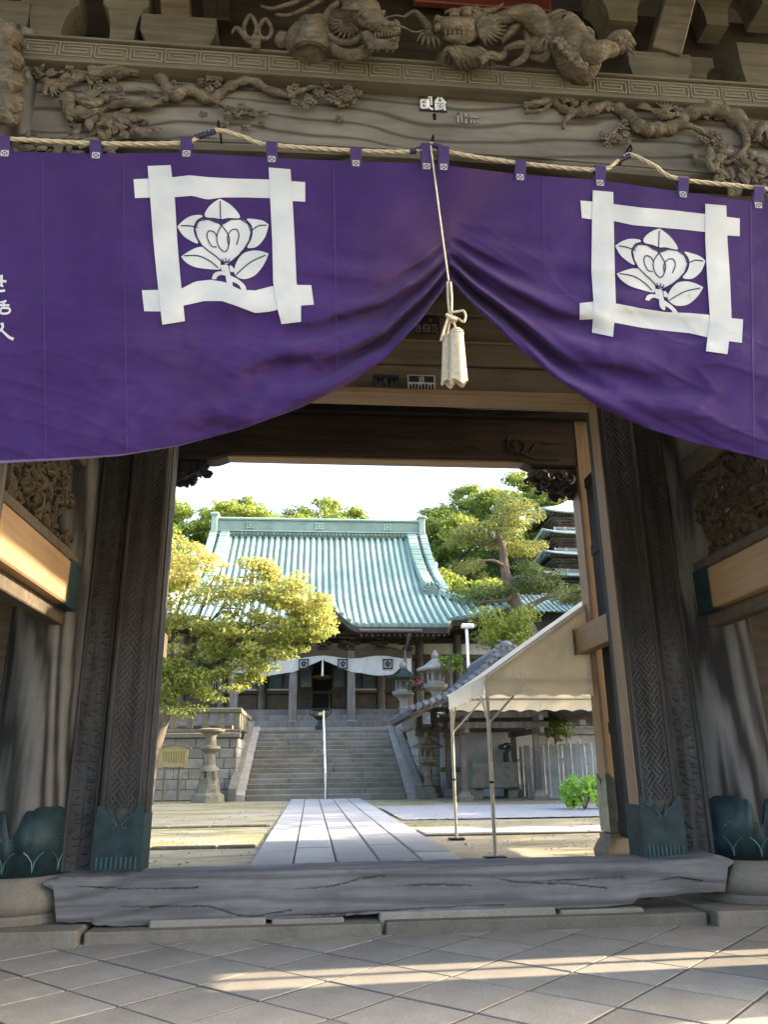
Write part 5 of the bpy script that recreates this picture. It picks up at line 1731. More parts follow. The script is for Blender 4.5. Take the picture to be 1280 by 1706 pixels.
# ================================================================== LANTERNS, SIGN, POLE
def stone_lantern(label, x, y, z, h, mat, roofm=None, group=None, sq=6):
    t = thing('stone_lantern', label, 'stone lantern', (x, y, z), group)
    s = h / 2.6
    k = lambda P: [(r * s, zz * s) for r, zz in P]
    MB().lathe(k([(.52, 0), (.54, .16), (.42, .20), (.40, .34), (.30, .44)]), sq, (x, y, z)).obj('base', M[mat], t)
    MB().lathe(k([(.20, .44), (.24, .50), (.17, .56), (.15, .80), (.19, .86), (.15, .92), (.15, 1.14), (.22, 1.24)]), 14, (x, y, z)).obj('shaft', M[mat], t, True)
    MB().lathe(k([(.20, 1.24), (.40, 1.36), (.44, 1.46), (.36, 1.50)]), sq, (x, y, z)).obj('platform', M[mat], t)
    fb_ = MB()
    for a in range(6):
        th = a * PI / 3
        fb_.lathe(k([(.05, 1.50), (.05, 1.90)]), 6, (x + .24 * s * math.cos(th), y + .24 * s * math.sin(th), z))
    fb_.lathe(k([(.30, 1.50), (.30, 1.58)]), 6, (x, y, z)); fb_.lathe(k([(.30, 1.84), (.30, 1.90)]), 6, (x, y, z))
    fb_.lathe(k([(.18, 1.56), (.18, 1.86)]), 6, (x, y, z))
    fb_.obj('fire_box', M[mat], t)
    MB().lathe(k([(.66, 1.98), (.64, 1.92), (.30, 1.90), (.30, 1.92)][::-1]) + k([(.60, 2.02), (.40, 2.10), (.22, 2.24), (.12, 2.34)]), sq, (x, y, z)).obj('roof', M[roofm or mat], t)
    MB().lathe(k([(.10, 2.34), (.14, 2.40), (.13, 2.48), (.07, 2.56), (.01, 2.64)]), 10, (x, y, z)).obj('finial', M[mat], t, True)
    return t
# tall lantern whose top is lost in the maple, and its broken-stone pedestal
L1 = thing('stone_lantern', 'mossy stone lantern pedestal with a dish top and no roof beside the notice board', 'stone lantern', (-3.75, 31.0, GL))
q = MB().lathe([(.62, 0), (.58, .25), (.44, .34), (.42, .60), (.38, .62), (.36, .84)], 8, (-3.75, 31.0, GL)); q.obj('rock_base', M['oldstone'], L1)
q = MB()
for a in range(4):
    th = PI / 4 + a * PI / 2
    q.tube([(-3.75 + .34 * math.cos(th), 31 + .34 * math.sin(th), GL + .8), (-3.75 + .30 * math.cos(th), 31 + .30 * math.sin(th), GL + 1.12)], .09, 7)
q.obj('foot', M['oldstone'], L1)
MB().lathe([(.40, 1.08), (.34, 1.2), (.22, 1.3), (.18, 1.7), (.30, 1.82), (.38, 1.88), (.36, 1.96), (.22, 2.0), (.19, 2.3), (.26, 2.42), (.50, 2.50), (.53, 2.57), (.32, 2.62)], 14, (-3.75, 31.0, GL)).obj('shaft', M['oldstone'], L1, 40)

stone_lantern('squat stone lantern half hidden behind the left tent leg', 4.55, 31.6, GL, 2.5, 'oldstone')
stone_lantern('pale stone lantern with a pointed roof on the terrace near the white lamp pole', 6.0, 38.2, TZ, 3.7, 'wallstone')
L4 = stone_lantern('slender stone lantern with a dark roof next to the white porch curtain', 4.75, 41.2, TZ, 3.6, 'wallstone', 'bronze')

M['signwood'] = wood('yellow notice board wood', (.42, .34, .16), (.56, .46, .24), 'X', 10, .08, .7, .1)
sg_ = thing('notice_board', 'small yellowish roofed wooden notice board on two pale legs', 'notice board', (-5.28, 32.0, GL))
MB().prism([(-5.82, 1.46), (-4.72, 1.46), (-4.70, 2.14), (-5.27, 2.24), (-5.84, 2.14)], lambda a, b, d: (a, d, b), 31.97, 32.03).obj('board', M['signwood'], sg_)
for a in (-5.55, -5.00): MB().box(a - .05, a + .05, 32.0, 32.09, GL, 1.8, .01).obj('leg', M['sandstone'], sg_)
for a, b in (((-5.95, 2.14), (-5.26, 2.30)), ((-4.59, 2.14), (-5.26, 2.30))): MB().bar((a[0], 31.98, a[1]), (b[0], 31.98, b[1]), .22, .05).obj('roof_board', M['sandstone'], sg_)
q = MB()
for r_ in range(9):
    xx = -4.85 - r_ * .095
    q.box(xx - .016, xx + .016, 31.958, 31.966, 1.56 + .05 * (r_ % 3), 2.02)
q.obj('writing', plain('faint brown ink', (.25, .19, .08), .8), sg_)
MB().box(-6.15, -6.0, 31.6, 31.75, GL - .05, 1.25, .02).obj('marker_post', M['sandstone'])
tag(bpy.data.objects['marker_post'], 'short pale stone post left of the notice board', 'post')
wp = thing('lamp_pole', 'slim white pole with a floodlight in front of the hall roof', 'lamp pole', (7.2, 36, TZ))
MB().tube([(7.2, 36, TZ), (7.2, 36, 7.5)], .07, 10).obj('pole', M['white_paint'], wp, True)
MB().box(6.95, 7.55, 35.85, 36.1, 7.5, 7.72, .04).obj('lamp_head', M['plaster'], wp)

# ================================================================== WATER PAVILION
cz = thing('water_pavilion', 'open wooden purification pavilion with a steep grey tiled roof', 'pavilion', (6.4, 30, GL))
M['kawara'] = stone('grey clay tile', (.075, .082, .095), (.155, .165, .185), .5, 3, 30, .2, None, .2)
M['kawara_light'] = stone('pale clay tile', (.15, .16, .175), (.25, .262, .28), .5, 3, 30, .2, None, .2)
M['pav_wood'] = wood('pavilion timber', (.07, .055, .045), (.19, .155, .13), 'Z', 7, .08, .8, .3)
RXc = 6.72
PXS, PYS = (5.36, 8.0), (28.4, 31.6)
for x in PXS:
    for y in PYS:
        p = MB().lathe([(.15, .32), (.12, 2.9)], 4, (x, y, GL), PI / 4).obj('post', M['pav_wood'], cz)
        MB().lathe([(.34, 0), (.36, .14), (.24, .22), (.22, .32)], 4, (x, y, GL), PI / 4).obj('footing_stone', M['oldstone'], p)
for y in PYS:
    for z in (2.62, 2.98): MB().box(PXS[0] - .5, PXS[1] + .5, y - .09, y + .09, z, z + .22, .015).obj('tie_beam', M['pav_wood'], cz)
for x in PXS:
    for z in (2.42, 2.84): MB().box(x - .08, x + .08, PYS[0] - .9, PYS[1] + .5, z, z + .19, .015).obj('tie_beam', M['pav_wood'], cz)
EY0, EY1 = 26.9, 33.0
def pz(t): return lerp(5.12, 3.05, t) - .34 * math.sin(t * PI)      # t: 0 ridge .. 1 eave
HWp = 3.45
pr = None
for sg in (-1, 1):
    q = MB().grid(lambda u, v: Vector((RXc + sg * HWp * v, lerp(EY0, EY1, u), pz(v))), 6, 12)
    o = q.obj('roof_slope', M['kawara'], cz, 'all')
    md = o.modifiers.new('thick', 'SOLIDIFY'); md.thickness = .16; md.offset = 0
    # round cover tiles in rows down the slope; verge tiles along the gable edge
    for k in range(17):
        y = lerp(EY0 + .12, EY1 - .1, k / 16)
        MB().tube([(RXc + sg * HWp * v, y, pz(v) + .10) for v in np.linspace(.02, 1.01, 10)], .085, 6).obj('tile_row', M['kawara'], o, True)
    for k in range(15):
        v0, v1 = k / 15, (k + 1) / 15
        a = Vector((RXc + sg * HWp * v0, EY0 - .02, pz(v0) + .15)); b = Vector((RXc + sg * HWp * v1, EY0 - .02, pz(v1) + .09))
        MB().bar(a, b, .30, .15, .03).obj('verge_tile', M['kawara_light'] if k % 2 else M['kawara'], o)
        MB().tube([a.lerp(b, .5) + Vector((0, -.20, .06)), a.lerp(b, .5) + Vector((0, .2, .06))], .085, 8).obj('verge_tile_end', M['kawara_light'], o, True)
    MB().bar((RXc + sg * HWp * .02, EY0 + .18, pz(.02) - .30), (RXc + sg * HWp * .98, EY0 + .18, pz(.98) - .12), .10, .26, .02).obj('barge_board', M['pav_wood'], cz)
    for k in range(20):
        y = lerp(EY0 + .25, EY1 - .2, k / 19)
        MB().bar((RXc + sg * 1.0, y, pz(.27) - .17), (RXc + sg * HWp * .97, y, pz(.97) - .13), .07, .08).obj('rafter', M['pav_wood'], cz)
MB().prism([(RXc - 1.9, 3.4), (RXc + 1.9, 3.4), (RXc, 4.75)], lambda a, b, d: (a, d, b), 28.2, 28.3).obj('gable_wall', M['pav_wood'], cz)
rdg = MB().box(RXc - .20, RXc + .20, EY0 - .05, EY1, 5.08, 5.32, .04).obj('ridge', M['kawara'], cz)
MB().tube([(RXc, EY0 - .08, 5.36), (RXc, EY1, 5.36)], .11, 10).obj('ridge_cap', M['kawara_light'], rdg, True)
q = MB().box(RXc - .32, RXc + .32, EY0 - .18, EY0 - .04, 4.90, 5.26, .04)
q.blob((RXc, EY0 - .14, 5.34), (.22, .10, .15), 12, 8)
for sg in (-1, 1):
    for k in range(4): q.blob((RXc + sg * (.30 + .07 * k), EY0 - .12, 5.26 - .14 * k), (.10, .08, .09), 8, 6)
    q.tube(smooth_path([(RXc + sg * .12, EY0 - .1, 5.42), (RXc + sg * .22, EY0 - .1, 5.50), (RXc + sg * .30, EY0 - .1, 5.48)], 4), .03, 7)
q.obj('ogre_tile', M['kawara_light'], rdg, True)
# basin
bs = thing('water_basin', 'stone water basin toned dark for the shade of the pavilion roof', 'water basin', (6.75, 30, GL))
MB().box(5.9, 7.6, 29.5, 30.6, GL + .35, GL + 1.28, .06).obj('trough', M['oldstone'], bs)  # dark stone puts the pavilion roof's shade into the basin colour
for x in (6.1, 7.4): MB().box(x - .18, x + .18, 29.65, 30.45, GL, GL + .36, .03).obj('foot', M['oldstone'], bs)
MB().box(6.02, 7.48, 29.62, 30.48, GL + 1.281, GL + 1.285).obj('water', plain('still dark water', (.02, .03, .03), .05, 0, .1), bs)
dg = MB()
dg.tube(smooth_path([(7.35, 30.2, GL + 1.25), (7.3, 30.1, GL + 1.6), (7.45, 30.0, GL + 1.85), (7.25, 29.9, GL + 1.9), (7.05, 29.85, GL + 1.75)], 5), taper(21, .13, .05), 8)
dg.blob((7.12, 29.86, GL + 1.82), (.16, .1, .1), 9, 6)
do = dg.obj('dragon_spout', M['bronze'], None, True)
tag(do, 'small dark bronze dragon spout rising from the water basin', 'spout')
for k, (x, y) in enumerate(((5.1, 27.9), (8.3, 28.0))): pass
MB().box(4.6, 8.7, 27.8, 32.2, GL - .05, GL + .012).obj('pavilion_floor', M['oldstone'])
tag(bpy.data.objects['pavilion_floor'], kind='structure')
# rope-and-plank notice behind: pale plastered store wall seen between the posts
st_ = thing('store_shed', 'low blue grey panelled shed wall behind the water pavilion', 'shed', (6.7, 34.4, TZ))
M['bluegrey'] = plain('blue grey panel', (.34, .38, .44), .7, 0, .12, 2)
for k in range(4):
    for j in range(2):
        MB().box(5.3 + k * .95 + .01, 5.3 + (k + 1) * .95 - .01, 32.62, 32.70, GL + 1.15 + j * 1.0 + .01, GL + 2.1 + j * 1.0, .01).obj('wall_panel', M['bluegrey'], st_)
MB().box(5.25, 9.15, 32.64, 32.9, GL, GL + 3.2).obj('wall_core', M['bluegrey'], st_)
MB().box(5.2, 9.2, 32.52, 32.95, GL + .95, GL + 1.12, .02).obj('sill', M['oldstone'], st_)

# ================================================================== FENCE
fc = thing('plank_fence', 'weathered pale upright plank fence behind the green bush', 'fence', (8.5, 28, GL))
M['plank'] = wood('bleached plank', (.45, .44, .41), (.78, .77, .74), 'Z', 9, .06, .85, .25)
F0, F1 = Vector((7.6, 33.2, 0)), Vector((13.2, 21.5, 0))
nf = 52
pm = []
for k in range(5):
    q = MB(); w = .088 + .009 * k
    h = 1.85 + .03 * k
    q.add([(-w, -.015, 0), (w, -.015, 0), (w, .015, 0), (-w, .015, 0), (-w, -.015, h - .03 * k), (w, -.015, h), (w, .015, h), (-w, .015, h - .03 * k)],
          [(0, 1, 5, 4), (1, 2, 6, 5), (2, 3, 7, 6), (3, 0, 4, 7), (4, 5, 6, 7), (3, 2, 1, 0)])
    pm.append(q.mesh('plank', M['plank']))
fdir = (F1 - F0).normalized()
for k in range(nf):
    o = link('plank', pm[k % 5], fc)
    p = F0.lerp(F1, (k + .5) / nf)
    o.location = (p.x, p.y, GL - .02 + random.uniform(-.03, .05))
    o.rotation_euler = (random.uniform(-.02, .02), random.uniform(-.025, .025), math.atan2(fdir.y, fdir.x) + random.uniform(-.05, .05))
for z in (.6, 1.55):
    MB().bar((F0.x + .05, F0.y + .05, z), (F1.x + .05, F1.y + .05, z), .05, .09).obj('rail', M['plank'], fc)

# ================================================================== TENT
tent = thing('event_tent', 'cream canvas event tent with scalloped valance and thin metal legs', 'tent', (4.6, 12, GL))
def tentmat():
    m, t, b = nt('cream tent canvas')
    col = _ramp(t, _noise(t, _coords(t), 2.5, 5), [(.3, (.74, .725, .69)), (.7, (.84, .83, .80))])
    t.links.new(col, b.inputs['Base Color'])
    b.inputs['Roughness'].default_value = .6
    tr_ = _n(t, 'ShaderNodeBsdfTranslucent')
    t.links.new(_mix(t, col, (1.0, .90, .70), 1.0, 'MULTIPLY'), tr_.inputs[0])
    mx = _n(t, 'ShaderNodeMixShader'); mx.inputs[0].default_value = .38
    t.links.new(b.outputs[0], mx.inputs[1]); t.links.new(tr_.outputs[0], mx.inputs[2])
    t.links.new(mx.outputs[0], t.nodes['Material Output'].inputs[0])
    _bump(t, b, _noise(t, _coords(t, (1, 1, .5)), 3.0, 4, .6, .5), .8, .08)
    return m
M['canvas'] = tentmat()
M['galv'] = plain('galvanised pole', (.42, .40, .34), .4, .5, .1, 10)
TX0, TX1, TY0, TY1 = 2.36, 7.4, 10.6, 13.4
TE, TRZ = 2.43, 4.16
TXm = (TX0 + TX1) / 2
for x in (TX0, TX1):
    for y in (TY0, TY1):
        p = MB().tube([(x, y, GL + .02), (x, y, TE - .02)], .026, 10).obj('leg', M['galv'], tent, True)
        MB().box(x - .13, x + .13, y - .10, y + .10, GL, GL + .028, .01).obj('foot_plate', M['iron'], p)
        MB().tube([(x, y, GL + .9), (x, y, GL + .93)], .034, 10).obj('collar', M['iron'], p)
        sx = 1 if x == TX0 else -1
        MB().tube([(x, y, TE - .58), (x + sx * .55, y, TE - .03)], .014, 8).obj('brace', M['galv'], tent, True)
        sy = 1 if y == TY0 else -1
        MB().tube([(x, y, TE - .58), (x, y + sy * .55, TE - .03)], .014, 8).obj('brace', M['galv'], tent, True)
for y in (TY0, TY1):
    MB().tube([(TX0, y, TE - .03), (TX1, y, TE - .03)], .02, 8).obj('frame_bar', M['galv'], tent, True)
    for sx, xe in ((1, TX0), (-1, TX1)):
        MB().tube([(xe, y, TE), (TXm, y, TRZ - .05)], .02, 8).obj('frame_bar', M['galv'], tent, True)
for x in (TX0, TX1): MB().tube([(x, TY0, TE - .03), (x, TY1, TE - .03)], .02, 8).obj('frame_bar', M['galv'], tent, True)
MB().tube([(TXm, TY0, TRZ - .05), (TXm, TY1, TRZ - .05)], .02, 8).obj('frame_bar', M['galv'], tent, True)
def rfz(x): return lerp(TE + .03, TRZ, 1 - abs(x - TXm) / (TXm - TX0))
for sg in (0, 1):
    f = lambda u, v: Vector((lerp((TX0 - .03, TX1 + .03)[sg], TXm, v), lerp(TY0 - .04, TY1 + .04, u), rfz(lerp((TX0, TX1)[sg], TXm, v)) - .05 * math.sin(u * PI) * math.sin(v * PI) + .012 * noise.noise(Vector((u * 5, v * 7, sg)))))
    MB().grid(f, 24, 24).obj('roof_sheet', M['canvas'], tent, 'all')
def scal(s): return .035 * abs(math.sin(s * PI / .30))
for y in (TY0 - .045, TY1 + .045):
    # gable sheet with hanging valance
    def gs(u, v):
        x = lerp(TX0 - .03, TX1 + .03, u)
        zt = rfz(max(TX0, min(TX1, x)))
        zb_ = TE - .02
        z = lerp(zt, zb_, v)
        w = .022 * math.sin(x * 7 + z * 3) * (v * (1 - v)) * 3 + .03 * noise.noise(Vector((x * 2.2, z * 2.6, y))) * min(1, v * 3)
        return Vector((x, y + w, z))
    MB().grid(gs, 80, 20).obj('gable_sheet', M['canvas'], tent, 'all')
    def va(u, v):
        x = lerp(TX0 - .03, TX1 + .03, u)
        return Vector((x, y - .012 + .012 * math.sin(x * 9 + 2 * v) * v, lerp(TE - .02, TE - .24 + scal(x - TX0), v)))
    MB().grid(va, 160, 4).obj('valance', M['canvas'], tent, 'all')
for x in (TX0 - .04, TX1 + .04):
    def vb(u, v):
        yy = lerp(TY0 - .05, TY1 + .05, u)
        return Vector((x + .012 * math.sin(yy * 8 + 2 * v) * v, yy, lerp(TE + .03, TE - .22 + scal(yy - TY0), v)))
    MB().grid(vb, 100, 4).obj('valance', M['canvas'], tent, 'all')
MB().tube([(TX0 - .03, TY0 - .055, TE + .035), (TXm, TY0 - .055, TRZ + .01)], .013, 6).obj('edge_highlight', M['white_paint'], tent, True)  # white tubes stand in for the highlight along the roof sheet's edges
MB().tube([(TX0 - .05, TY0 - .05, TE + .035), (TX0 - .05, TY1 + .05, TE + .035)], .013, 6).obj('edge_highlight', M['white_paint'], tent, True)

# ================================================================== VEGETATION
def leaf_mesh(name, clumps, per, size, mat, flat=.5, seed=0, tint=(0, 1), aspect=.55, shell=.6):
    """clumps: (centre, (rx, ry, rz), tint centre); leaves are small folded diamonds spread through each ellipsoid"""
    r = np.random.default_rng(seed)
    V, F, T = [], [], []
    base = 0
    for (c, rad, tc) in clumps:
        n = max(4, int(per * (rad[0] * rad[1] * rad[2]) ** (2 / 3) * 1.0))
        d = r.normal(size=(n, 3)); d /= np.linalg.norm(d, axis=1)[:, None]
        q = r.random(n) ** (1 / 3)
        q = np.where(r.random(n) < shell, .75 + .3 * r.random(n), q)
        p = np.array(c) + d * q[:, None] * np.array(rad)
        nrm = d * .7 + r.normal(size=(n, 3)) * .6 + np.array([0, 0, flat])
        nrm /= np.linalg.norm(nrm, axis=1)[:, None]
        a = np.cross(nrm, r.normal(size=(n, 3))); a /= np.linalg.norm(a, axis=1)[:, None]
        b = np.cross(nrm, a)
        s = size * r.uniform(.6, 1.35, n)[:, None]
        pts = np.stack([p - a * s, p - b * s * aspect - nrm * s * .1, p + a * s, p + b * s * aspect - nrm * s * .1], 1)
        V.append(pts.reshape(-1, 3))
        F.append((np.arange(n)[:, None] * 4 + np.arange(4)[None, :]) + base)
        T.append(np.repeat(np.clip(tc + r.normal(size=n) * .13, 0, 1), 4))
        base += n * 4
    V = np.concatenate(V); F = np.concatenate(F); T = np.concatenate(T)
    me = bpy.data.meshes.new(name)
    me.vertices.add(len(V)); me.vertices.foreach_set('co', V.ravel())
    me.loops.add(F.size); me.loops.foreach_set('vertex_index', F.ravel().astype(np.int32))
    me.polygons.add(len(F)); me.polygons.foreach_set('loop_start', np.arange(0, F.size, 4, dtype=np.int32))
    at_ = me.attributes.new('tint', 'FLOAT', 'POINT'); at_.data.foreach_set('value', T.astype(np.float32))
    me.materials.append(mat)
    me.update(); me.validate()
    return me
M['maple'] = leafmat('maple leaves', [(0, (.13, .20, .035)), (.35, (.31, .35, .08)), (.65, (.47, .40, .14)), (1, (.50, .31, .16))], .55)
M['pine'] = leafmat('pine needles', [(0, (.07, .11, .04)), (.5, (.16, .21, .06)), (1, (.38, .36, .08))], .3)
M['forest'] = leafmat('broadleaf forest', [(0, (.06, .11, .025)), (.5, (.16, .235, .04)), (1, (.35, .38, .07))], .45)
M['hydrangea'] = leafmat('hydrangea leaves', [(0, (.09, .22, .02)), (.6, (.22, .42, .05)), (1, (.34, .52, .10))], .4)
M['azalea'] = leafmat('pink azalea', [(0, (.05, .09, .02)), (.35, (.07, .12, .03)), (.5, (.55, .10, .18)), (1, (.65, .16, .25))], .3)
M['bark'] = wood('grey bark', (.07, .055, .04), (.20, .17, .14), 'Z', 8, .3, .9, .6)
M['pinebark'] = wood('pine bark', (.11, .08, .055), (.27, .21, .16), 'Z', 8, .35, .9, .7)
def limb(mb, pts, r0, r1, n=8): 
    p = smooth_path(pts, 5)
    mb.tube(p, taper(len(p), r0, r1), n)

# maple in front of the terrace
mp = thing('maple_tree', 'maple tree with yellow and orange young leaves beside the stairs', 'tree', (-5.5, 29, GL))
q = MB()
root = Vector((-5.6, 29.0, GL - .1))
limb(q, [root, (-5.5, 29, 1.6), (-5.2, 29, 3.0), (-4.9, 28.9, 4.2)], .26, .17, 10)
tips = []
rm = random.Random(3)
for tx, ty_, tz in ((-6.5, 28.6, 7.6), (-4.6, 28.6, 7.9), (-3.2, 28.8, 7.2), (-1.6, 28.6, 6.5), (-.4, 28.8, 5.9), (-3.0, 28.3, 4.6), (-1.6, 28.4, 5.0), (-5.6, 28.2, 5.0), (-4.2, 28.2, 4.2), (-6.8, 29, 6.0), (-.2, 29.2, 6.4), (-2.4, 29, 6.0), (-3.8, 29.4, 8.2)):
    s = Vector((-5.1, 29, 3.4)).lerp(Vector((-4.9, 28.9, 4.2)), rm.random())
    e = Vector((tx, ty_, tz))
    mid = s.lerp(e, .5) + Vector((rm.uniform(-.3, .3), rm.uniform(-.2, .2), rm.uniform(.1, .5)))
    limb(q, [s, mid, e], .10, .025, 7)
    for k in range(4):
        a = s.lerp(e, rm.uniform(.45, .95)) + Vector((0, 0, .15))
        limb(q, [a, a + Vector((rm.uniform(-.7, .7), rm.uniform(-.5, .5), rm.uniform(-.1, .6)))], .03, .008, 5)
q.obj('trunk', M['bark'], mp, True)
cl_ = []
def mapl(px, py, r, Y=28.5):
    p = at(px, py, Y)
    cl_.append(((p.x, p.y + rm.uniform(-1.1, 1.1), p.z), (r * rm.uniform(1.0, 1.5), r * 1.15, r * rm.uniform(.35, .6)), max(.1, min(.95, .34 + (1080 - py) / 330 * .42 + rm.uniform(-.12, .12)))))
for k in range(350):
    px = rm.uniform(215, 542)
    top = interp(px, [215, 290, 340, 400, 440, 480, 520, 545, 562], [925, 905, 910, 945, 938, 952, 985, 1010, 1050])
    bot = interp(px, [215, 270, 330, 400, 430, 470, 520, 562], [1165, 1160, 1170, 1140, 1120, 1090, 1080, 1062])
    py = rm.uniform(top, bot)
    mapl(px, py, rm.uniform(.26, .50))
for px, py in ((285, 1185), (310, 1190), (262, 1180), (275, 1165), (300, 1172), (330, 1180), (360, 1165), (390, 1150), (425, 1120), (410, 1100), (300, 905), (320, 915), (345, 925), (450, 945), (500, 965), (530, 1000)):
    mapl(px, py, .34)
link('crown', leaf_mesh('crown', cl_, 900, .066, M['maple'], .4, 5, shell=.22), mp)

# pine
pn_ = thing('pine_tree', 'tall leaning pine tree with layered needle pads beside the hall', 'tree', (12.2, 40, TZ))
q = MB()
def A(px, py, dy=0): 
    p = at(px, py, 40.0); p.y += dy
    return p
trunk = [Vector((12.4, 40, TZ - .1)), Vector((12.0, 40, 5.4)), A(893, 1070), A(862, 1010), A(850, 980), A(842, 950), A(838, 915), A(832, 892), A(835, 870), A(850, 848)]
limb(q, trunk, .42, .10, 12)
BR = [([A(852, 985), A(845, 1000, -.3), A(815, 1005, -.6), A(790, 1010, -.8)], .16), ([A(868, 1018), A(880, 1012, -.3), A(905, 1000, -.6), A(935, 995, -.8), A(965, 990, -1)], .20), ([A(838, 900), A(815, 905, .3), A(790, 900, .3), A(778, 895, .3)], .13), ([A(836, 915), A(850, 900, .4), A(880, 915, .6)], .12), ([A(842, 945), A(820, 938, -.5), A(790, 940, -.7)], .12), ([A(848, 970), A(860, 965, -.5), A(895, 968, -.7), A(920, 955, -.8)], .13), ([A(833, 885), A(845, 860, .3), A(880, 855, .3)], .10)]
for P, r in BR: limb(q, P, r, .03, 8)
q.obj('trunk', M['pinebark'], pn_, True)
pads = []
def pad(px, py, w, h, n, tc, dy=0):
    for k in range(n):
        p = A(px + rm.uniform(-w, w) * .8, py + rm.uniform(-h, h) * .8, dy + rm.uniform(-1.0, 1.0))
        r = rm.uniform(.40, .65)
        pads.append((tuple(p), (r * 1.25, r * 1.25, r * .5), tc + rm.uniform(-.1, .1)))
for a in ((800, 885, 42, 14, 20, .75), (770, 898, 20, 10, 8, .65), (848, 870, 30, 12, 12, .7), (875, 855, 28, 12, 11, .7), (855, 838, 28, 10, 10, .5), (835, 900, 30, 9, 10, .6), (870, 915, 28, 10, 11, .8), (790, 945, 26, 12, 10, .6), (795, 995, 40, 14, 16, .4), (840, 990, 20, 8, 6, .35), (900, 955, 40, 16, 18, .4), (885, 975, 26, 8, 8, .3), (935, 990, 42, 10, 15, .5), (965, 1000, 18, 8, 7, .5), (890, 985, 20, 8, 5, .3), (835, 1060, 40, 10, 12, .55, 1.5), (870, 1030, 20, 8, 4, .4), (822, 985, 24, 8, 7, .35)):
    pad(*a)
link('crown', leaf_mesh('crown', pads, 420, .13, M['pine'], .9, 6, aspect=.16, shell=.4), pn_)

# hydrangea
hy = thing('hydrangea_bush', 'round bright green hydrangea bush in front of the plank fence', 'bush', (7.3, 21.6, GL))
hc = []
bc = at(974, 1330, 21.6)
for k in range(34):
    a, z = rm.uniform(0, 2 * PI), rm.random()
    hc.append(((bc.x + .58 * math.cos(a) * (1 - .3 * z), 21.6 + .5 * math.sin(a), GL + .12 + z * .72), (.22, .22, .16), .55 + rm.uniform(-.2, .25)))
link('foliage', leaf_mesh('foliage', hc, 420, .085, M['hydrangea'], .6, 8, aspect=.6), hy)
q = MB()
for k in range(9):
    a = rm.uniform(0, 2 * PI)
    limb(q, [(bc.x, 21.6, GL - .02), (bc.x + .2 * math.cos(a), 21.6 + .2 * math.sin(a), GL + .35), (bc.x + .45 * math.cos(a), 21.6 + .45 * math.sin(a), GL + .7)], .018, .008, 5)
q.obj('stems', M['bark'], hy, True)
az = thing('azalea_bush', 'pink flowering azalea bush on the terrace behind the pavilion roof', 'bush', (5.3, 38.6, TZ))
p0 = at(697, 1140, 38.6)
link('foliage', leaf_mesh('foliage', [((p0.x + rm.uniform(-.45, .45), 38.6 + rm.uniform(-.3, .3), p0.z + rm.uniform(-.3, .1)), (.26, .26, .18), rm.choice((.2, .3, .8))) for k in range(14)], 300, .09, M['azalea'], .5, 9), az)
MB().tube([(p0.x, 38.6, TZ), (p0.x, 38.6, p0.z)], .08, 7).obj('stem', M['bark'], az, True)
# shrubs on the terrace edge behind the fence
for k, (px, py, Y, w, tcol, lab) in enumerate(((925, 1205, 31, .9, .15, 'dark evergreen shrub above the plank fence beneath the tent valance'), (750, 1105, 37, .6, .5, 'clipped green shrub next to the pointed stone lantern'), (840, 1045, 37.5, 1.6, .7, 'rounded light green shrub at the foot of the pine'))):
    s = thing('shrub', lab, 'shrub', tuple(at(px, py, Y) - Vector((0, 0, w))))
    c = at(px, py, Y)
    link('foliage', leaf_mesh('foliage', [((c.x + rm.uniform(-w, w) * .8, Y + rm.uniform(-w, w) * .5, c.z + rm.uniform(-w, w) * .5), (w * .4, w * .4, w * .32), tcol + rm.uniform(-.1, .1)) for _ in range(22)], 260, .10, M['forest'], .5, 20 + k), s)
    MB().tube([(c.x, Y, c.z - w - 1.2), (c.x, Y, c.z)], .07, 7).obj('stem', M['bark'], s, True)

# ---- wooded hill
def hill_h(x, y):
    t = max(0, min(1, (y - 60) / 42)); t = t * t * (3 - 2 * t)
    h = t * (20 + 0.8 * math.sin(x / 17 + 1.0) + 3.9 - 5.0 * math.exp(-((x - 11) / 5) ** 2) + 5 * max(0, min(1, (x - 10) / 22)))
    r = max(0, min(1, (x - 26) / 40)); r = r * r * (3 - 2 * r)
    yy = max(0, min(1, (y - 26) / 22))
    h = max(h, r * yy * 27)
    l = max(0, min(1, (-x - 22) / 50)); h = max(h, l * l * (3 - 2 * l) * yy * 18)
    h *= max(0, min(1, (190 - y) / 60))
    return TZ - .6 + h + .5 * noise.noise(Vector((x / 9, y / 9, 0)))
hm_ = MB().grid(lambda u, v: Vector((lerp(-110, 130, u), lerp(26, 190, v), hill_h(lerp(-110, 130, u), lerp(26, 190, v)) - (3.2 if lerp(26, 190, v) < 60 and hill_h(lerp(-110, 130, u), lerp(26, 190, v)) < TZ + 1 else 0))), 96, 66)
ho = hm_.obj('hill', plain('forest floor', (.045, .055, .02), .95, 0, .3, .5), None, True)
tag(ho, kind='structure')
variants = []
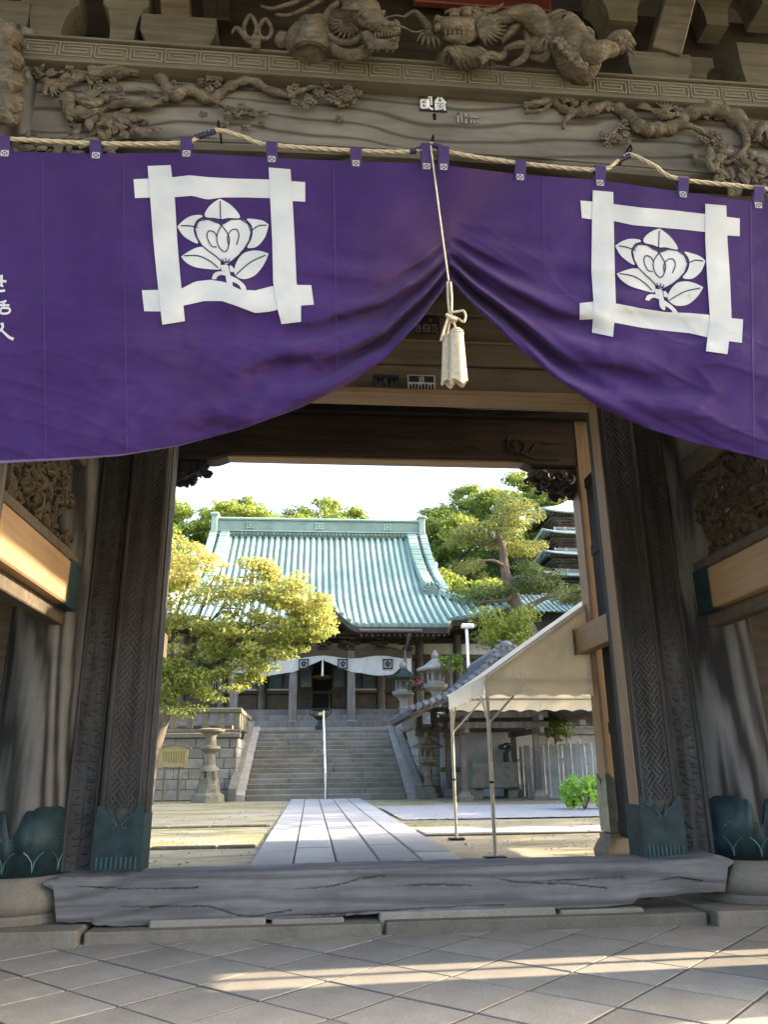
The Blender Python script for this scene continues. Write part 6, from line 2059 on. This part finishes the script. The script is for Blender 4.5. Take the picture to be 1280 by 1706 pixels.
for k in range(6):
    r_ = random.Random(40 + k)
    cls = []
    R = r_.uniform(2.3, 3.2)
    for j in range(46):
        a, e = r_.uniform(0, 2 * PI), r_.uniform(-.75, 1) 
        rr_ = R * math.sqrt(max(0, 1 - e * e)) * r_.uniform(.5, 1)
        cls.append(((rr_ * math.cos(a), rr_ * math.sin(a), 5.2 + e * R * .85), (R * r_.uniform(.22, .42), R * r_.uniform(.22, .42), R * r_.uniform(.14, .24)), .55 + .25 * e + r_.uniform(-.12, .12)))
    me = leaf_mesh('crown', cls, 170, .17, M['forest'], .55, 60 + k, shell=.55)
    tm = MB()
    limb(tm, [(0, 0, -1.2), (.2 * r_.uniform(-1, 1), 0, 2), (0, 0, 4.6)], .26, .14, 8)
    for j in range(5):
        a = r_.uniform(0, 2 * PI)
        limb(tm, [(0, 0, 3 + j * .3), (R * .4 * math.cos(a), R * .4 * math.sin(a), 4.6), (R * .75 * math.cos(a), R * .75 * math.sin(a), 5.8)], .11, .03, 6)
    tme = tm.mesh('trunk', M['bark'], True)
    variants.append((me, tme))
HILL_L = 'yellow green broadleaf tree on the wooded hill behind the hall roof'
def plant(x, y, s, label, group, name='hillside_tree', z=None, v=None):
    t = thing(name, label, 'tree', (0, 0, 0), group)
    t.location = (x, y, hill_h(x, y) - .3 if z is None else z)
    t.rotation_euler = (0, 0, rm.uniform(0, 6.28))
    t.scale = (s, s, s * rm.uniform(.9, 1.1))
    me, tme = variants[rm.randrange(6) if v is None else v]
    for nm, d in (('crown', me), ('trunk', tme)):
        o = bpy.data.objects.new(nm, d); COL.objects.link(o); o.parent = t
    return t
k = 0
for row, (y, n_, x0, x1) in enumerate(((66, 13, -26, 30), (72, 15, -30, 36), (79, 16, -34, 44), (86, 17, -36, 46), (93, 18, -36, 48), (100, 18, -36, 50))):
    for i in range(n_):
        x = lerp(x0, x1, (i + .5 * (row % 2)) / (n_ - 1)) + rm.uniform(-1.3, 1.3)
        if 19 < x < 33 and y < 84: continue
        plant(x, y + rm.uniform(-2, 2), rm.uniform(.95, 1.35), HILL_L, 'trees on the wooded hill')
for x, y, s in ((16, 58, 1.0), (20, 62, 1.15), (14, 64, 1.1), (24, 66, .9), (36, 64, 1.1), (33, 70, 1.0), (-16, 60, 1.1), (-12, 64, 1.1), (-20, 56, 1.1), (19, 70, 1.1), (34, 78, 1.1), (9, 66, 1.2), (12, 70, 1.2), (17, 75, 1.2), (13, 59, 1.0), (7, 72, 1.2)):
    plant(x, y, s, 'dark green tree crowding the foot of the hill beside the hall', 'trees at the foot of the hill')
ug = []
for _ in range(900):
    x, y = rm.uniform(-38, 48), rm.uniform(58, 104)
    ug.append(((x, y, hill_h(x, y) + rm.uniform(0, 1.2)), (rm.uniform(.9, 1.6), rm.uniform(.9, 1.6), rm.uniform(.6, 1.2)), rm.uniform(.15, .7)))
uo = link('undergrowth', leaf_mesh('undergrowth', ug, 45, .24, M['forest'], .5, 77))
tag(uo, 'green undergrowth covering the hillside between the trees', 'undergrowth', kind='stuff')
# tall trees added right of the courtyard, beyond the frame: they throw the courtyard into shade
for x, y, s in ((24, 22, 1.9), (25, 27, 1.9), (24, 32, 1.75), (27, 36, 1.7), (30, 42, 1.9), (25, 11.3, 1.6), (26, 6.4, 1.30), (34, 48, 2.1)):
    plant(x, y, s, 'unseen tall broadleaf tree added to shade the courtyard', 'unseen shade trees right of the courtyard', 'shade_tree', GL)

for x, y, s in ((46, 46, 1.7), (50, 52, 1.8), (44, 42, 2.0), (54, 57, 2.1), (41, 37, 1.9)):  # unseen trees added on the slope to shade the hall roof
    plant(x, y, s, 'unseen very tall tree added on the right slope to shade the hall roof', 'unseen shade trees on the right slope', 'slope_shade_tree')

# ---- pagoda on the hill
pg = thing('pagoda', 'five storeyed wooden pagoda with verdigris roofs on the wooded hill', 'pagoda', (29.4, 85, 11))
M['pag_wood'] = wood('pagoda timber', (.13, .10, .085), (.29, .235, .205), 'Z', 3, .2, .8, .2)
M['pag_roof'] = plain('pale blue green pagoda roof', (.42, .50, .485), .5, .1, .12, 1.0)
PCX, PCY = 30.0, 85.0
zs_ = [28.2, 25.7, 23.25, 20.8, 18.3]
for k, ze in enumerate(zs_):
    w = 4.9 + .25 * k                       # half width of eave
    b = 2.3 + .16 * k
    top_w = .35 if k == 0 else b - .05
    top_z = ze + (2.9 if k == 0 else 1.25)
    q = MB()
    for s4 in range(4):
        a = s4 * PI / 2
        R4 = Matrix.Rotation(a, 3, 'Z')
        def rf4(u, v):
            half = lerp(top_w, w, v)
            x = lerp(-half, half, u)
            z = lerp(top_z, ze, v ** .86) + .45 * abs(2 * u - 1) ** 3 * v ** 2
            p = R4 @ Vector((x, -half, 0))
            return Vector((PCX + p.x, PCY + p.y, z))
        q.grid(rf4, 14, 8)
    o = q.obj('roof', M['pag_roof'], pg, 'all')
    md = o.modifiers.new('thick', 'SOLIDIFY'); md.thickness = .22; md.offset = 1
    MB().box(PCX - b, PCX + b, PCY - b, PCY + b, ze - 2.0, ze + .1).obj('storey', M['pag_wood'], pg)
    for j in range(3):
        ww = b + .35 + .42 * j
        MB().box(PCX - ww, PCX + ww, PCY - ww, PCY + ww, ze - .75 + .22 * j, ze - .60 + .22 * j, .02).obj('bracket_tier', M['pag_wood'], pg)
    for j in range(4):
        x = PCX + lerp(-b, b, j / 3)
        MB().box(x - .14, x + .14, PCY - b - .08, PCY - b, ze - 1.9, ze - .75).obj('column', M['pag_wood'], pg)
        for jj in range(3):
            MB().blob((x, PCY - b - .35 - .3 * jj, ze - .72 + .2 * jj), (.28, .2, .14), 7, 5).obj('bracket_block', M['pag_wood'], pg)
    rl = b + .75
    zr = ze - 1.95
    for z in (zr + .22, zr + .52): MB().box(PCX - rl, PCX + rl, PCY - rl - .05, PCY - rl + .05, z, z + .09).obj('railing', M['plaster'], pg)
    for j in range(6):
        x = PCX + lerp(-rl, rl, j / 5)
        MB().box(x - .07, x + .07, PCY - rl - .06, PCY - rl + .06, zr, zr + .72).obj('railing_post', M['plaster'], pg)
    for j in range(20):
        x = PCX + lerp(-w + .4, w - .4, j / 19)
        MB().bar((x, PCY - w + .25, ze - .16), (x, PCY - b - .6, ze + .02), .12, .12).obj('rafter', M['pag_wood'], pg)
MB().box(PCX - 3.6, PCX + 3.6, PCY - 3.6, PCY + 3.6, 9, 16.8).obj('lower_storey', M['pag_wood'], pg)
sp_ = MB().lathe([(.45, 0), (.5, .3), (.2, .45), (.09, .6), (.07, 5.4), (.02, 5.8)], 10, (PCX, PCY, 30.9))
for j in range(8): sp_.lathe([(.10, 0), (.36 - .02 * j, .05), (.36 - .02 * j, .12), (.10, .16)], 12, (PCX, PCY, 31.8 + j * .36))
sp_.obj('finial', M['bronze'], pg, True)
# trees pressing round the pagoda
for x, y, s in ((32.6, 74, 1.2), (35.5, 78, 1.3), (23.5, 92, 1.2), (36, 88, 1.4), (33, 95, 1.2), (27, 76, .85)):
    plant(x, y, s, 'leafy tree pressing up against the pagoda', 'trees around the pagoda')
# low roof behind the pine
lr = thing('side_building', 'low building with a dull green roof behind the pine', 'building', (15.5, 52, TZ))
c0_ = at(930, 1010, 50)
MB().box(c0_.x - 2.6, c0_.x + 4.5, 50.2, 55, TZ, c0_.z - .4).obj('wall', M['hall_dark'], lr)
MB().grid(lambda u, v: Vector((lerp(c0_.x - 3.2, c0_.x + 5.2, u), lerp(49.2, 52.6, v), c0_.z - .5 + 1.6 * v + .2 * v * v)), 2, 6).obj('roof', M['verdigris_dark'], lr, 'all')
for k in range(24):
    x = c0_.x - 3.1 + k * .35
    MB().tube([(x, lerp(49.2, 52.6, v), c0_.z - .47 + 1.6 * v + .2 * v * v) for v in (0, .5, 1)], .06, 6).obj('roof_rib', M['verdigris_dark'], lr)
